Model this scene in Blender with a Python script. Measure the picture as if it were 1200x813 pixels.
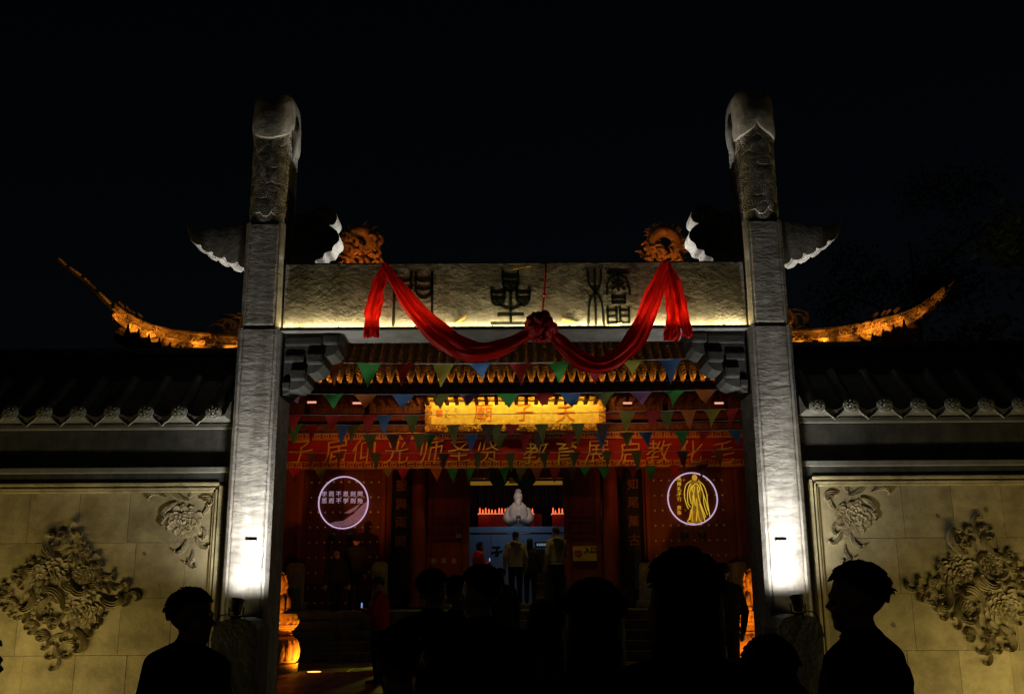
import bpy, bmesh, math, random
import numpy as np
from mathutils import Vector, Matrix
for o in list(bpy.data.objects): bpy.data.objects.remove(o)
S = bpy.context.scene; COL = S.collection
R = math.radians; PI = math.pi

# ------------------------------------------------------------------ camera
CAMH, PITCH, ROLL = 1.5, R(13.7), R(-0.35)
cam = bpy.data.objects.new('camera', bpy.data.cameras.new('camera')); COL.objects.link(cam)
cam.data.lens = 35; cam.data.sensor_width = 36; cam.data.clip_end = 2000
cam.matrix_world = Matrix.Translation((0, 0, CAMH)) @ Matrix.Rotation(PI/2+PITCH, 4, 'X') @ Matrix.Rotation(ROLL, 4, 'Z')
S.camera = cam
CM = cam.matrix_world.to_3x3(); FPX = 35/36*1200
def at(x, y, Y):
    """measure: the place at depth Y seen at a point of the photograph"""
    d = CM @ Vector(((x-600)/FPX, -(y-406.5)/FPX, -1)); t = Y/d.y
    return Vector((d.x*t, Y, CAMH+d.z*t))

# ------------------------------------------------------------------ world (night) and moon
W = bpy.data.worlds.new('World'); S.world = W; W.use_nodes = True
nt = W.node_tree; sky = nt.nodes.new('ShaderNodeTexSky'); sky.sky_type = 'NISHITA'; sky.sun_disc = False
sky.sun_elevation = R(25); sky.sun_rotation = R(200); sky.altitude = 0
nt.links.new(sky.outputs[0], nt.nodes['Background'].inputs[0]); nt.nodes['Background'].inputs[1].default_value = 0.0004
moon = bpy.data.objects.new('moon_sun', bpy.data.lights.new('moon_sun', 'SUN')); COL.objects.link(moon)
moon.data.energy = 0.002; moon.data.angle = R(0.5); moon.data.color = (0.9, 0.95, 1); moon.rotation_euler = (R(65), 0, R(-20))
S.view_settings.view_transform = 'Standard'; S.view_settings.look = 'None'; S.view_settings.exposure = 0; S.view_settings.gamma = 1
S.view_settings.use_curve_mapping = False
S.render.engine = 'CYCLES'
try:
    S.cycles.use_denoising = True; S.cycles.max_bounces = 6; S.cycles.diffuse_bounces = 3; S.cycles.sample_clamp_indirect = 4
except Exception: pass

# ------------------------------------------------------------------ materials
MATS = {}
def mat(name, col, rough=.7, vary=.25, scale=4, bump=0, bscale=30, stretch=(1, 1, 1), metal=0, emit=None, estr=0, trans=0, spots=0, spec=.3, coat=0):
    if name in MATS: return MATS[name]
    m = bpy.data.materials.new(name); m.use_nodes = True; n = m.node_tree.nodes; l = m.node_tree.links
    b = n['Principled BSDF']; b.inputs['Roughness'].default_value = rough; b.inputs['Metallic'].default_value = metal
    b.inputs['Specular IOR Level'].default_value = spec; b.inputs['Coat Weight'].default_value = coat
    tc = n.new('ShaderNodeTexCoord'); mp = n.new('ShaderNodeMapping'); mp.inputs['Scale'].default_value = stretch
    l.new(tc.outputs['Object'], mp.inputs[0])
    col = Vector(col)
    if vary > 0:
        no = n.new('ShaderNodeTexNoise'); no.inputs['Scale'].default_value = scale; no.inputs['Detail'].default_value = 8; no.inputs['Roughness'].default_value = .65
        l.new(mp.outputs[0], no.inputs['Vector'])
        r = n.new('ShaderNodeValToRGB'); r.color_ramp.elements[0].position = .3; r.color_ramp.elements[1].position = .72
        r.color_ramp.elements[0].color = (*(col*(1-vary)), 1); r.color_ramp.elements[1].color = (*[min(1, c) for c in col*(1+vary)], 1)
        l.new(no.outputs['Fac'], r.inputs[0]); out = r.outputs[0]
        if spots > 0:
            vo = n.new('ShaderNodeTexVoronoi'); vo.inputs['Scale'].default_value = 3.1; vo.inputs['Randomness'].default_value = 1
            nz = n.new('ShaderNodeTexNoise'); nz.inputs['Scale'].default_value = 9
            mx = n.new('ShaderNodeMixRGB'); mx.inputs[0].default_value = .06
            l.new(tc.outputs['Object'], nz.inputs['Vector']); l.new(tc.outputs['Object'], mx.inputs[1]); l.new(nz.outputs['Color'], mx.inputs[2]); l.new(mx.outputs[0], vo.inputs['Vector'])
            ra = n.new('ShaderNodeValToRGB'); ra.color_ramp.elements[0].position = .045; ra.color_ramp.elements[1].position = .085
            ra.color_ramp.elements[0].color = (.32, .3, .28, 1); ra.color_ramp.elements[1].color = (1, 1, 1, 1)
            l.new(vo.outputs['Distance'], ra.inputs[0])
            mu = n.new('ShaderNodeMixRGB'); mu.blend_type = 'MULTIPLY'; mu.inputs[0].default_value = spots
            l.new(out, mu.inputs[1]); l.new(ra.outputs[0], mu.inputs[2]); out = mu.outputs[0]
        if 'stone' in name:     # weathering: broad blotches and rain streaks
            ws_ = n.new('ShaderNodeMapping'); ws_.inputs['Scale'].default_value = (1.3, 1.3, 1.3) if 'panel' in name else (3.2, 3.2, .55); l.new(tc.outputs['Object'], ws_.inputs[0])
            wn = n.new('ShaderNodeTexNoise'); wn.inputs['Scale'].default_value = 1.6; wn.inputs['Detail'].default_value = 7; wn.inputs['Roughness'].default_value = .7; l.new(ws_.outputs[0], wn.inputs['Vector'])
            wr = n.new('ShaderNodeValToRGB'); wr.color_ramp.elements[0].position = .36; wr.color_ramp.elements[0].color = (.50, .47, .43, 1); wr.color_ramp.elements[1].position = .56; wr.color_ramp.elements[1].color = (1, 1, 1, 1); l.new(wn.outputs['Fac'], wr.inputs[0])
            wm = n.new('ShaderNodeMixRGB'); wm.blend_type = 'MULTIPLY'; wm.inputs[0].default_value = .75; l.new(out, wm.inputs[1]); l.new(wr.outputs[0], wm.inputs[2]); out = wm.outputs[0]
        l.new(out, b.inputs['Base Color'])
    else: b.inputs['Base Color'].default_value = (*col, 1)
    if bump > 0:
        nb = n.new('ShaderNodeTexNoise'); nb.inputs['Scale'].default_value = bscale; nb.inputs['Detail'].default_value = 6; nb.inputs['Roughness'].default_value = .6
        l.new(mp.outputs[0], nb.inputs['Vector'])
        bp = n.new('ShaderNodeBump'); bp.inputs['Strength'].default_value = min(1, bump); bp.inputs['Distance'].default_value = .02*max(1, bump)
        nm = n.new('ShaderNodeTexNoise'); nm.inputs['Scale'].default_value = bscale*.17; nm.inputs['Detail'].default_value = 4
        l.new(tc.outputs['Object'], nm.inputs['Vector']); mm_ = n.new('ShaderNodeMath'); mm_.operation = 'MULTIPLY'
        rm = n.new('ShaderNodeMapRange'); rm.inputs[1].default_value = .35; rm.inputs[2].default_value = .68; rm.inputs[3].default_value = .25; rm.inputs[4].default_value = 1.3
        l.new(nm.outputs['Fac'], rm.inputs[0]); l.new(nb.outputs['Fac'], mm_.inputs[0]); l.new(rm.outputs[0], mm_.inputs[1])
        l.new(mm_.outputs[0], bp.inputs['Height']); l.new(bp.outputs[0], b.inputs['Normal'])
    if emit:
        b.inputs['Emission Color'].default_value = (*emit, 1); b.inputs['Emission Strength'].default_value = estr
    if trans > 0:
        t = n.new('ShaderNodeBsdfTranslucent'); mix = n.new('ShaderNodeMixShader'); mix.inputs[0].default_value = trans
        t.inputs['Color'].default_value = (*col, 1)
        l.new(b.outputs[0], mix.inputs[1]); l.new(t.outputs[0], mix.inputs[2]); l.new(mix.outputs[0], n['Material Output'].inputs[0])
    MATS[name] = m; return m
STONE = mat('pillar_stone', (.30, .29, .27), .85, .35, 6, .35, 22, (.8, 1, 2.0))
STONE2 = mat('lintel_stone', (.27, .265, .245), .85, .35, 5, .9, 14, (1, 1, 1.3))
CROWN = mat('crown_stone', (.44, .42, .38), .75, .25, 7, .35, 40)
CLOUD = mat('cloud_board_stone', (.15, .145, .135), .75, .25, 7, .35, 40)
STONES = mat('smooth_stone', (.27, .26, .25), .75, .25, 7, .35, 40)
PANEL = mat('panel_stone', (.33, .285, .17), .6, .3, 2.2, .25, 60, spots=.9)
PANEL2 = mat('panel_stone_pale', (.37, .32, .19), .6, .28, 2.6, .25, 60, spots=.9)
PANEL3 = mat('panel_stone_olive', (.29, .25, .14), .6, .3, 3, .25, 60, spots=.9)
RELIEF = mat('relief_stone', (.35, .30, .18), .5, .35, 14, .3, 70)
FRAME = mat('frame_stone', (.42, .37, .22), .6, .3, 5, .4, 50, (.3, 1, 1))
DARKST = mat('dark_frieze_stone', (.045, .045, .04), .55, .4, 5, .25, 40)
TILE = mat('grey_roof_tile', (.10, .10, .085), .7, .4, 9, .5, 30)
RTILE = mat('hall_roof_tile', (.20, .13, .06), .55, .4, 8, .5, 30)
TILE2 = mat('tile_end_grey', (.17, .17, .14), .65, .35, 14, .5, 40)
BLACKT = mat('antefix_black', (.02, .016, .012), .8, .3, 9)
GOLDR = mat('gilt_ridge', (.36, .21, .08), .5, .75, 5, 1.5, 14)
BLACK = mat('black_metal', (.012, .012, .012), .45, .2)
INK = mat('ink_green_black', (.010, .016, .012), .5, .3, 20, .3, 40)
SILK = mat('red_silk', (.64, .012, .008), .45, .15, 6, .3, 25, trans=.55)
SILKD = mat('red_silk_rosette', (.34, .006, .006), .55, .2, 10, .3, 30, trans=.15)
REDL = mat('red_lacquer', (.18, .040, .018), .42, .3, 3, .15, 40, (3, 3, .5))
REDD = mat('red_lacquer_dark', (.12, .028, .013), .45, .3, 3, .15, 40, (3, 3, .5))
GOLD = mat('gold_leaf', (.85, .62, .15), .42, .25, 8, .35, 25, metal=.25)
GOLDF = mat('gold_carved', (.62, .36, .06), .45, .55, 22, 1.2, 30, metal=.3)
GOLDT = mat('gold_paint', (.60, .42, .10), .5, .1)
STUD = mat('brass_stud', (.65, .55, .12), .35, .1, metal=.5)
BAN = mat('banner_red', (.29, .008, .006), .6, .2, 3, .5, 5, (.6, 1, 3))
PRED = mat('painted_eave_red', (.13, .025, .012), .6, .4, 6)
CARV = mat('eave_carving', (.14, .05, .018), .6, .7, 9, .6, 14)
WHITEM = mat('white_marble', (.75, .72, .68), .5, .1, 8, .3, 20)
PAVE = mat('paving_stone', (.16, .14, .12), .5, .35, 2, .3, 30)
STEP = mat('step_stone', (.17, .165, .15), .6, .35, 3, .3, 30)
HAIR = mat('black_hair', (.010, .009, .008), .55, .3, 40, .5, 120)
SKIN = mat('skin', (.42, .25, .17), .55, .1, 10)
EYE = mat('eye_dark', (.02, .015, .012), .2, 0)
TRUNK = mat('bark', (.06, .045, .03), .9, .4, 12, 1, 30)
LEAF = mat('leaf_green', (.055, .075, .02), .45, .4, 2, trans=.2)
LEAFD = mat('leaf_dark', (.025, .04, .015), .6, .4, 2)

# ------------------------------------------------------------------ mesh helpers
class MB:
    def __init__(s): s.v = []; s.f = []
    def add(s, vs, fs):
        o = len(s.v); s.v += [tuple(v) for v in vs]; s.f += [tuple(i+o for i in f) for f in fs]; return s
    def box(s, a, b, bev=0):
        x0, y0, z0 = [min(p, q) for p, q in zip(a, b)]; x1, y1, z1 = [max(p, q) for p, q in zip(a, b)]
        if bev <= 0:
            return s.add([(x0,y0,z0),(x1,y0,z0),(x1,y1,z0),(x0,y1,z0),(x0,y0,z1),(x1,y0,z1),(x1,y1,z1),(x0,y1,z1)],
                         [(0,3,2,1),(4,5,6,7),(0,1,5,4),(1,2,6,5),(2,3,7,6),(3,0,4,7)])
        e = min(bev, (x1-x0)*.45, (y1-y0)*.45, (z1-z0)*.45); bm = bmesh.new()
        bmesh.ops.create_cube(bm, size=1)
        for v in bm.verts: v.co = ((x0+x1)/2+v.co.x*(x1-x0), (y0+y1)/2+v.co.y*(y1-y0), (z0+z1)/2+v.co.z*(z1-z0))
        bmesh.ops.bevel(bm, geom=bm.edges[:], offset=e, segments=2, affect='EDGES', profile=.6)
        bm.verts.index_update(); s.add([v.co[:] for v in bm.verts], [[v.index for v in f.verts] for f in bm.faces]); bm.free(); return s
    def prism(s, pts, d, close=True):
        """outline in 3D pushed along d"""
        n = len(pts); d = Vector(d); a = [Vector(p) for p in pts]; b = [p+d for p in a]
        return s.add(a+b, [tuple(range(n))[::-1], tuple(range(n, 2*n))] + [(i, (i+1) % n, n+(i+1) % n, n+i) for i in range(n)])
    def tube(s, pts, r, n=8, cap=True):
        pts = [Vector(p) for p in pts]; rs = r if isinstance(r, (list, tuple)) else [r]*len(pts); vs = []; fs = []
        t0 = (pts[1]-pts[0]).normalized(); up = Vector((0, 0, 1)) if abs(t0.z) < .9 else Vector((1, 0, 0)); nx = t0.cross(up).normalized()
        for i, p in enumerate(pts):
            t = (pts[min(i+1, len(pts)-1)]-pts[max(i-1, 0)]).normalized(); nx = (nx-t*nx.dot(t)).normalized(); ny = t.cross(nx)
            for k in range(n):
                a = 2*PI*k/n; vs.append(p+(nx*math.cos(a)+ny*math.sin(a))*rs[i])
        for i in range(len(pts)-1):
            for k in range(n): fs.append((i*n+k, i*n+(k+1) % n, (i+1)*n+(k+1) % n, (i+1)*n+k))
        if cap: fs += [tuple(range(n))[::-1], tuple(range((len(pts)-1)*n, len(pts)*n))]
        return s.add(vs, fs)
    def lathe(s, prof, c, n=24, axis='Z'):
        vs = []; fs = []; c = Vector(c)
        for r, h in prof:
            for k in range(n):
                a = 2*PI*k/n; q = Vector((r*math.cos(a), r*math.sin(a), h))
                if axis == 'Y': q = Vector((q.x, q.z, q.y))
                vs.append(c+q)
        for i in range(len(prof)-1):
            for k in range(n): fs.append((i*n+k, i*n+(k+1) % n, (i+1)*n+(k+1) % n, (i+1)*n+k))
        fs += [tuple(range(n))[::-1], tuple(range((len(prof)-1)*n, len(prof)*n))]
        return s.add(vs, fs)
    def ball(s, c, r, n=12, m=8):
        rr = r if isinstance(r, (list, tuple)) else (r, r, r); vs = []; fs = []
        for i in range(m+1):
            for k in range(n):
                a = PI*i/m; b = 2*PI*k/n; vs.append((c[0]+rr[0]*math.sin(a)*math.cos(b), c[1]+rr[1]*math.sin(a)*math.sin(b), c[2]+rr[2]*math.cos(a)))
        for i in range(m):
            for k in range(n): fs.append((i*n+k, (i+1)*n+k, (i+1)*n+(k+1) % n, i*n+(k+1) % n))
        return s.add(vs, fs)
    def grid(s, rows):
        n = len(rows[0]); vs = [p for r in rows for p in r]
        return s.add(vs, [(i*n+j, i*n+j+1, (i+1)*n+j+1, (i+1)*n+j) for i in range(len(rows)-1) for j in range(n-1)])
    def build(s, name, m, parent=None, smooth=False, origin=None):
        o = Vector(origin) if origin is not None else (ORG.get(parent.name, Vector()) if parent else Vector())
        me = bpy.data.meshes.new(name); me.from_pydata([tuple(Vector(v)-o) for v in s.v], [], s.f); me.validate()
        bm = bmesh.new(); bm.from_mesh(me); bmesh.ops.remove_doubles(bm, verts=bm.verts, dist=1e-5); bmesh.ops.recalc_face_normals(bm, faces=bm.faces); bm.to_mesh(me); bm.free()
        return link(name, me, m, parent, smooth, o)
ORG = {}
def link(name, me, m, parent=None, smooth=False, o=None):
    for mm in (m if isinstance(m, (list, tuple)) else [m]): me.materials.append(mm)
    if smooth is True:
        for p in me.polygons: p.use_smooth = True
    elif smooth:
        for p in me.polygons: p.use_smooth = True
        try: me.set_sharp_from_angle(angle=R(smooth))
        except Exception: pass
    ob = bpy.data.objects.new(name, me); COL.objects.link(ob)
    if parent: ob.parent = parent; ORG[ob.name] = ORG.get(parent.name, Vector())
    else: ob.location = o or (0, 0, 0); ORG[ob.name] = Vector(o) if o else Vector()
    return ob
def tag(o, label=None, cat=None, group=None, kind=None):
    if label: o['label'] = label
    if cat: o['category'] = cat
    if group: o['group'] = group
    if kind: o['kind'] = kind
    return o
def empty(name, loc, label=None, cat=None, group=None, kind=None):
    o = bpy.data.objects.new(name, None); COL.objects.link(o); o.location = loc; ORG[o.name] = Vector(loc); o.empty_display_size = .1
    return tag(o, label, cat, group, kind)
def sub(name, parent):
    """an Empty part that groups sub-parts"""
    o = bpy.data.objects.new(name, None); COL.objects.link(o); o.parent = parent; ORG[o.name] = ORG.get(parent.name, Vector()); o.empty_display_size = .1
    return o
def piece(name, me, parent, loc):
    """a repeat that shares mesh data; loc is a world place"""
    o = bpy.data.objects.new(name, me); COL.objects.link(o); o.parent = parent
    o.location = Vector(loc)-ORG.get(parent.name, Vector()); ORG[o.name] = ORG.get(parent.name, Vector()); return o
def lamp(kind, name, loc, aim, power, col, size=.1, size_y=None, cone=60, blend=.5, parent=None):
    d = bpy.data.lights.new(name, kind); d.energy = power; d.color = col
    if kind == 'AREA':
        d.shape = 'RECTANGLE' if size_y else 'DISK'; d.size = size
        if size_y: d.size_y = size_y
    else: d.shadow_soft_size = size
    if kind == 'SPOT': d.spot_size = R(cone); d.spot_blend = blend
    o = bpy.data.objects.new(name, d); COL.objects.link(o); loc = Vector(loc)
    if aim is not None: o.rotation_mode = 'QUATERNION'; o.rotation_quaternion = (Vector(aim)-loc).to_track_quat('-Z', 'Y')
    if parent: o.parent = parent; o.location = loc-ORG.get(parent.name, Vector())
    else: o.location = loc
    return o
def spline(pts, n=8, closed=False):
    P = [Vector(p) for p in pts]; N = len(P); out = []
    for i in range(N if closed else N-1):
        if closed: a, b, c, d = P[(i-1) % N], P[i], P[(i+1) % N], P[(i+2) % N]
        else: a, b, c, d = P[max(i-1, 0)], P[i], P[i+1], P[min(i+2, N-1)]
        for k in range(n):
            t = k/n; out.append(.5*((2*b)+(c-a)*t+(2*a-5*b+4*c-d)*t*t+(3*b-a-3*c+d)*t**3))
    if not closed: out.append(P[-1])
    return out
def text_mesh(txt, size, depth=.012, bold=0, shear=0, rough=0, seed=0):
    cu = bpy.data.curves.new('t', 'FONT'); cu.body = txt; cu.size = size; cu.extrude = depth/2; cu.align_x = 'CENTER'; cu.align_y = 'CENTER'; cu.offset = bold; cu.shear = shear; cu.resolution_u = 3
    ob = bpy.data.objects.new('t', cu); COL.objects.link(ob)
    dg = bpy.context.evaluated_depsgraph_get(); me = bpy.data.meshes.new_from_object(ob.evaluated_get(dg))
    bpy.data.objects.remove(ob); bpy.data.curves.remove(cu)
    n = len(me.vertices); a = np.zeros(n*3); me.vertices.foreach_get('co', a); a = a.reshape(-1, 3)
    if n:
        c = (a.min(0)+a.max(0))/2; a[:, :2] -= c[:2]
        if rough:
            ph = seed*1.7; s = size
            a[:, 0] += rough*s*np.sin(a[:, 1]*7/s+ph)*.6+rough*s*np.sin(a[:, 1]*17/s+ph*2)*.4
            a[:, 1] += rough*s*np.sin(a[:, 0]*6/s+ph*3)*.7+a[:, 0]*rough*2.2
        a = np.stack([a[:, 0], -a[:, 2], a[:, 1]], 1)     # stands upright, faces the camera side (-y)
        me.vertices.foreach_set('co', a.reshape(-1)); me.update()
    me.materials.clear(); return me
def glyph(name, txt, size, m, parent, loc, **kw):
    me = text_mesh(txt, size, **kw); me.materials.append(m); me.name = name
    return piece(name, me, parent, loc)

# ================================================================== SETTING
g = MB(); g.box((-300, -60, -1), (300, 400, 0)); tag(g.build('ground', PAVE), kind='structure')
CX = .03
# courtyard slabs behind the gate (each slab its own piece while it shows)
court = tag(empty('courtyard_paving', (0, 11, 0)), kind='structure')
sl = MB(); sl.box((-.44, -.44, 0), (.44, .44, .018), .006); slm = sl.build('slab', PAVE, court, origin=(0, 0, 0)); slme = slm.data; bpy.data.objects.remove(slm)
for i in range(13):
    for j in range(12): piece('slab', slme, court, (-5.4+i*.9, 11.6+j*.9, .003))
# steps and platform of the hall
stp = tag(empty('stone_steps', (0, 22.4, 0)), kind='structure')
for k in range(5):
    m_ = MB(); m_.box((-7.5, 22.4+.28*k, 0), (7.5, 24.3, .208*(k+1)-(.002 if k < 4 else 0)), .012); m_.build('step', STEP, stp)
pf = MB(); pf.box((-14, 24.3, 0), (14, 34, 1.04)); tag(pf.build('platform', STEP), kind='structure')
pf = MB(); pf.box((-1.9, 25.2, 1.04), (2.1, 33, 1.16), .01); tag(pf.build('doorway_floor', STEP), kind='structure')

# ================================================================== GATE
gate = empty('stone_gateway', (CX, 10.3, 0), 'tall stone gateway of two pillars with cloud boards and a carved lintel', 'gateway')
PF, PB = 10.0, 10.6
PILX = {-1: (-2.85, -2.40), 1: (2.46, 2.91)}
random.seed(4)
def soften(ob, w=.035):
    bm = bmesh.new(); bm.from_mesh(ob.data); es = [e for e in bm.edges if len(e.link_faces) == 2 and any(len(f.verts) > 4 for f in e.link_faces)]
    bmesh.ops.bevel(bm, geom=es, offset=w, segments=3, affect='EDGES', profile=.5, clamp_overlap=True); bm.to_mesh(ob.data); bm.free()
    for p_ in ob.data.polygons: p_.use_smooth = True
    try: ob.data.set_sharp_from_angle(angle=R(42))
    except Exception: pass
    return ob
def pillar(sd):
    x0, x1 = PILX[sd]; cx = (x0+x1)/2
    p = sub('pillar', gate)
    m = MB(); bz = 0
    for zz, gap in ((4.17, .0), (5.33, .02)):
        w = .225 if zz < 4.5 else .205; c = .035
        o = [(-w, PF+c), (-w+c, PF), (w-c, PF), (w, PF+c), (w, PB-c), (w-c, PB), (-w+c, PB), (-w, PB-c)]
        n = 1; zs = np.linspace(bz, zz-.012, 2)
        m.add([(cx+a, b, z) for z in zs for a, b in o], [(i, (i+1) % 8, 8+(i+1) % 8, 8+i) for i in range(8)]+[tuple(range(8))[::-1], tuple(range(8, 16))]); bz = zz
    m.build('shaft', STONE, p)
    # raised flat band down the front, as the chiselled face between smooth margins
    from mathutils import noise
    for w_, z0, z1 in ((.165, 1.30, 4.15), (.15, 4.19, 5.305)):
        f = MB(); nz = int((z1-z0)/.011); rows = []
        for i in range(nz+1):
            z = z0+(z1-z0)*i/nz; row = [(cx-w_, PF+.02, z)]
            for k in range(17):
                x = cx-w_+2*w_*k/16; e_ = .5*(1 if 0 < k < 16 else 0)+.5; big = noise.noise((x*3.1, 7*sd, z*1.9)); d_ = noise.noise((x*7+3*sd, 1.7, z*26))*.0042*(.6+.9*max(0, .5+big))+noise.noise((x*22, sd*5, z*44))*.0018+big*.004
                row.append((x+(noise.noise((k, 3.1, z*9))*.006 if k in (0, 16) else 0), PF-.007*e_+d_*e_*min(1, 1.5/(1+max(0, z-1.6)*1.1)), z))
            rows.append(row+[(cx+w_, PF+.02, z)])
        f.grid(rows); f.add(rows[0], [tuple(range(19))]); f.add(rows[-1], [tuple(range(19))]); f.build('chiselled_face', STONE, p, True)
    # round upper shaft with engraved clouds
    cy = 10.3; KY = 1.43      # the round part is deeper than wide, flush with the square face
    def sec(r, a):            # rounded-square section
        c_, s_ = math.cos(a), math.sin(a); k_ = (abs(c_)**3+abs(s_)**3)**(-1/3); return r*k_*c_, r*KY*k_*s_
    u = MB(); u.grid([[(cx+sec(r, 2*PI*k/36)[0], cy+sec(r, 2*PI*k/36)[1], z) for k in range(37)] for r, z in ((.212, 5.318), (.213, 5.335), (.213, 5.37), (.212, 5.39), (.212, 6.45))]); u.build('round_shaft', CROWN, p, 40)
    cl = MB(); rnd = random.Random(31+sd)
    for row in range(6):
        for k in range(10):
            a0 = 2*PI*k/10+(row % 2)*PI/10+rnd.uniform(-.06, .06); z0 = 5.50+row*.172+rnd.uniform(-.02, .02)
            for ring in range(4):
                rr = .094-.024*ring; pts = []
                for t in range(15):
                    an = 2*PI*t/14+ring*.5; q = rr*(1+.16*math.sin(3*an+k+row)); a = a0+q*math.cos(an)/.25; z = z0+q*math.sin(an)*.95; ex, ey = sec(.2145, a-PI/2)
                    pts.append((cx+ex, cy+ey, z))
                cl.tube(pts, .0075, 4, False)
    cl.build('cloud_engraving', CROWN, p, True)
    c = MB(); rows = []; nn = 48
    for i, (z, r) in enumerate([(6.36, .214), (6.37, .236), (6.45, .246), (6.58, .240), (6.70, .236), (6.80, .224), (6.87, .19), (6.915, .12), (6.925, .01)]):
        row = []
        for k in range(nn+1):
            a = 2*PI*k/nn; sc = abs(math.sin(a*1.5+PI*.25+(0 if sd < 0 else PI*.5)))**.6; dz = (.09-.17*sc) if i < 3 else 0
            if i == 3: dz = .04-.06*sc
            ex, ey = sec(r, a); row.append((cx+ex, cy+ey, z+dz))
        rows.append(row)
    c.grid(rows); c.build('crown', CROWN, p, 50)
    # drop at the inner side of the crown
    d = MB(); d.tube([(cx-sd*.2, cy-.10, 6.63), (cx-sd*.235, cy-.11, 6.42), (cx-sd*.23, cy-.11, 6.24), (cx-sd*.21, cy-.10, 6.06)], [.05, .06, .04, .005], 8); d.build('crown_drop', CROWN, p, True)
    # plinth block
    b = MB(); bx0, bx1 = -2.77, -2.36
    if sd > 0: bx0, bx1 = 2.42, 2.83
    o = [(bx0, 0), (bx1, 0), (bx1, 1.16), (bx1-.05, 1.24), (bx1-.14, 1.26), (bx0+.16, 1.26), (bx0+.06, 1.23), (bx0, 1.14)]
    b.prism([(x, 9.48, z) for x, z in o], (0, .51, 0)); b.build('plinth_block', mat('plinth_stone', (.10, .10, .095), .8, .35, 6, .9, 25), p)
    # number plate (plain)
    q = MB(); pc = at(293 if sd < 0 else 915, 640, PF-.012); q.box((pc.x-.045, PF-.016, pc.z-.045), (pc.x+.055, PF-.003, pc.z+.05)); q.build('name_plate', mat('plate_grey', (.2, .2, .2), .5, .1), p)
    q = MB(); q.box((pc.x-.052, PF-.03, pc.z+.05), (pc.x+.062, PF-.003, pc.z+.06)); q.build('plate_ledge', STONES, p)
    # outer cloud board (wing) and inner cloud board
    mir = lambda v: Vector((v.x if sd < 0 else 2*CX-v.x, v.y, v.z))
    yo = 10.16
    wing = [(219,262),(226,267),(236,270),(248,267),(258,269),(268,264),(278,265),(296,262),(296,313),(290,315),(281,312),(278,307),(274,309),(266,307),(263,301),(259,303),(251,300),(248,295),(244,296),(237,292),(235,287),(231,287),(225,283),(221,276)]
    w = MB(); w.prism([mir(v) for v in spline([at(x, y, yo) for x, y in wing], 4, True)], (0, .30, 0)); soften(w.build('cloud_wing', CLOUD, p))
    inn = [(330,262),(341,258),(350,250),(360,252),(367,247),(374,241),(384,241),(392,247),(395,256),(391,263),(382,264),(389,266),(396,273),(397,282),(391,288),(388,294),(381,296),(378,302),(370,305),(366,311),(330,311)]
    w = MB(); w.prism([mir(v) for v in spline([at(x, y, yo) for x, y in inn], 4, True)], (0, .30, 0)); soften(w.build('cloud_scroll', CLOUD, p))
    for nm, swl in (('wing_curl', [(274,284,13)]), ('scroll_curl', [(372,258,11),(378,279,12),(352,268,10),(350,290,11),(364,296,8)])):
        e = MB()
        for sx, sy, rr in swl:
            pts = []
            for t in range(26):
                an = t/25*PI*3.2; q = rr*(1-t/29); pts.append(mir(at(sx+q*math.cos(an), sy-q*math.sin(an), yo-.004)))
            e.tube(pts, .008, 5)
        if nm == 'wing_curl':
            for ln in ([(228, 274), (240, 283), (253, 291), (266, 299), (284, 305)], [(226, 270), (240, 275), (252, 280), (262, 290), (276, 300)], [(244, 272), (254, 275), (262, 281)]): e.tube([mir(v) for v in spline([at(a, b, yo-.004) for a, b in ln], 5)], .006, 5)
        if nm != 'wing_curl': e.build(nm, CLOUD, p, True)
for sd in (-1, 1): pillar(sd)
# lintel
LZ0, LZ1 = 4.155, 4.885
lin = sub('lintel', gate)
m = MB(); m.box((-2.40, 10.06, LZ0), (2.46, 10.56, LZ1), .02); m.build('lintel_block', STONE2, lin)
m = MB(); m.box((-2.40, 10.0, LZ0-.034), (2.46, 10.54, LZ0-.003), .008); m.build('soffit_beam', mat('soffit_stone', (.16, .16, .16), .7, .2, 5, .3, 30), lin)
m = MB()
for k in range(12): m.lathe([(.008, 0), (.008, .02)], (-2.2+k*.4, 9.975, LZ0-.012), 6)
m.box((-2.40, 9.965, LZ0-.03), (2.46, 9.998, LZ0-.004)); m.build('light_channel', BLACK, lin)
# LED line of the lintel
led = tag(empty('led_strip', (CX, 9.99, LZ0)), 'glowing warm white light strip along the foot of the carved lintel', 'light strip')
m = MB(); m.box((-2.38, 10.012, LZ0-.001), (2.44, 10.03, LZ0+.008)); m.build('diffuser', mat('led_warm', (.9, .8, .5), .5, 0, emit=(1, .78, .32), estr=8), led)
for k in range(4):
    x = -1.8+k*1.22; lamp('AREA', 'led_lamp', (x, 10.025, LZ0+.010), (x, 10.06, LZ0+.16), 5.0, (1, .78, .36), 1.2, .012, parent=led)
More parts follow.
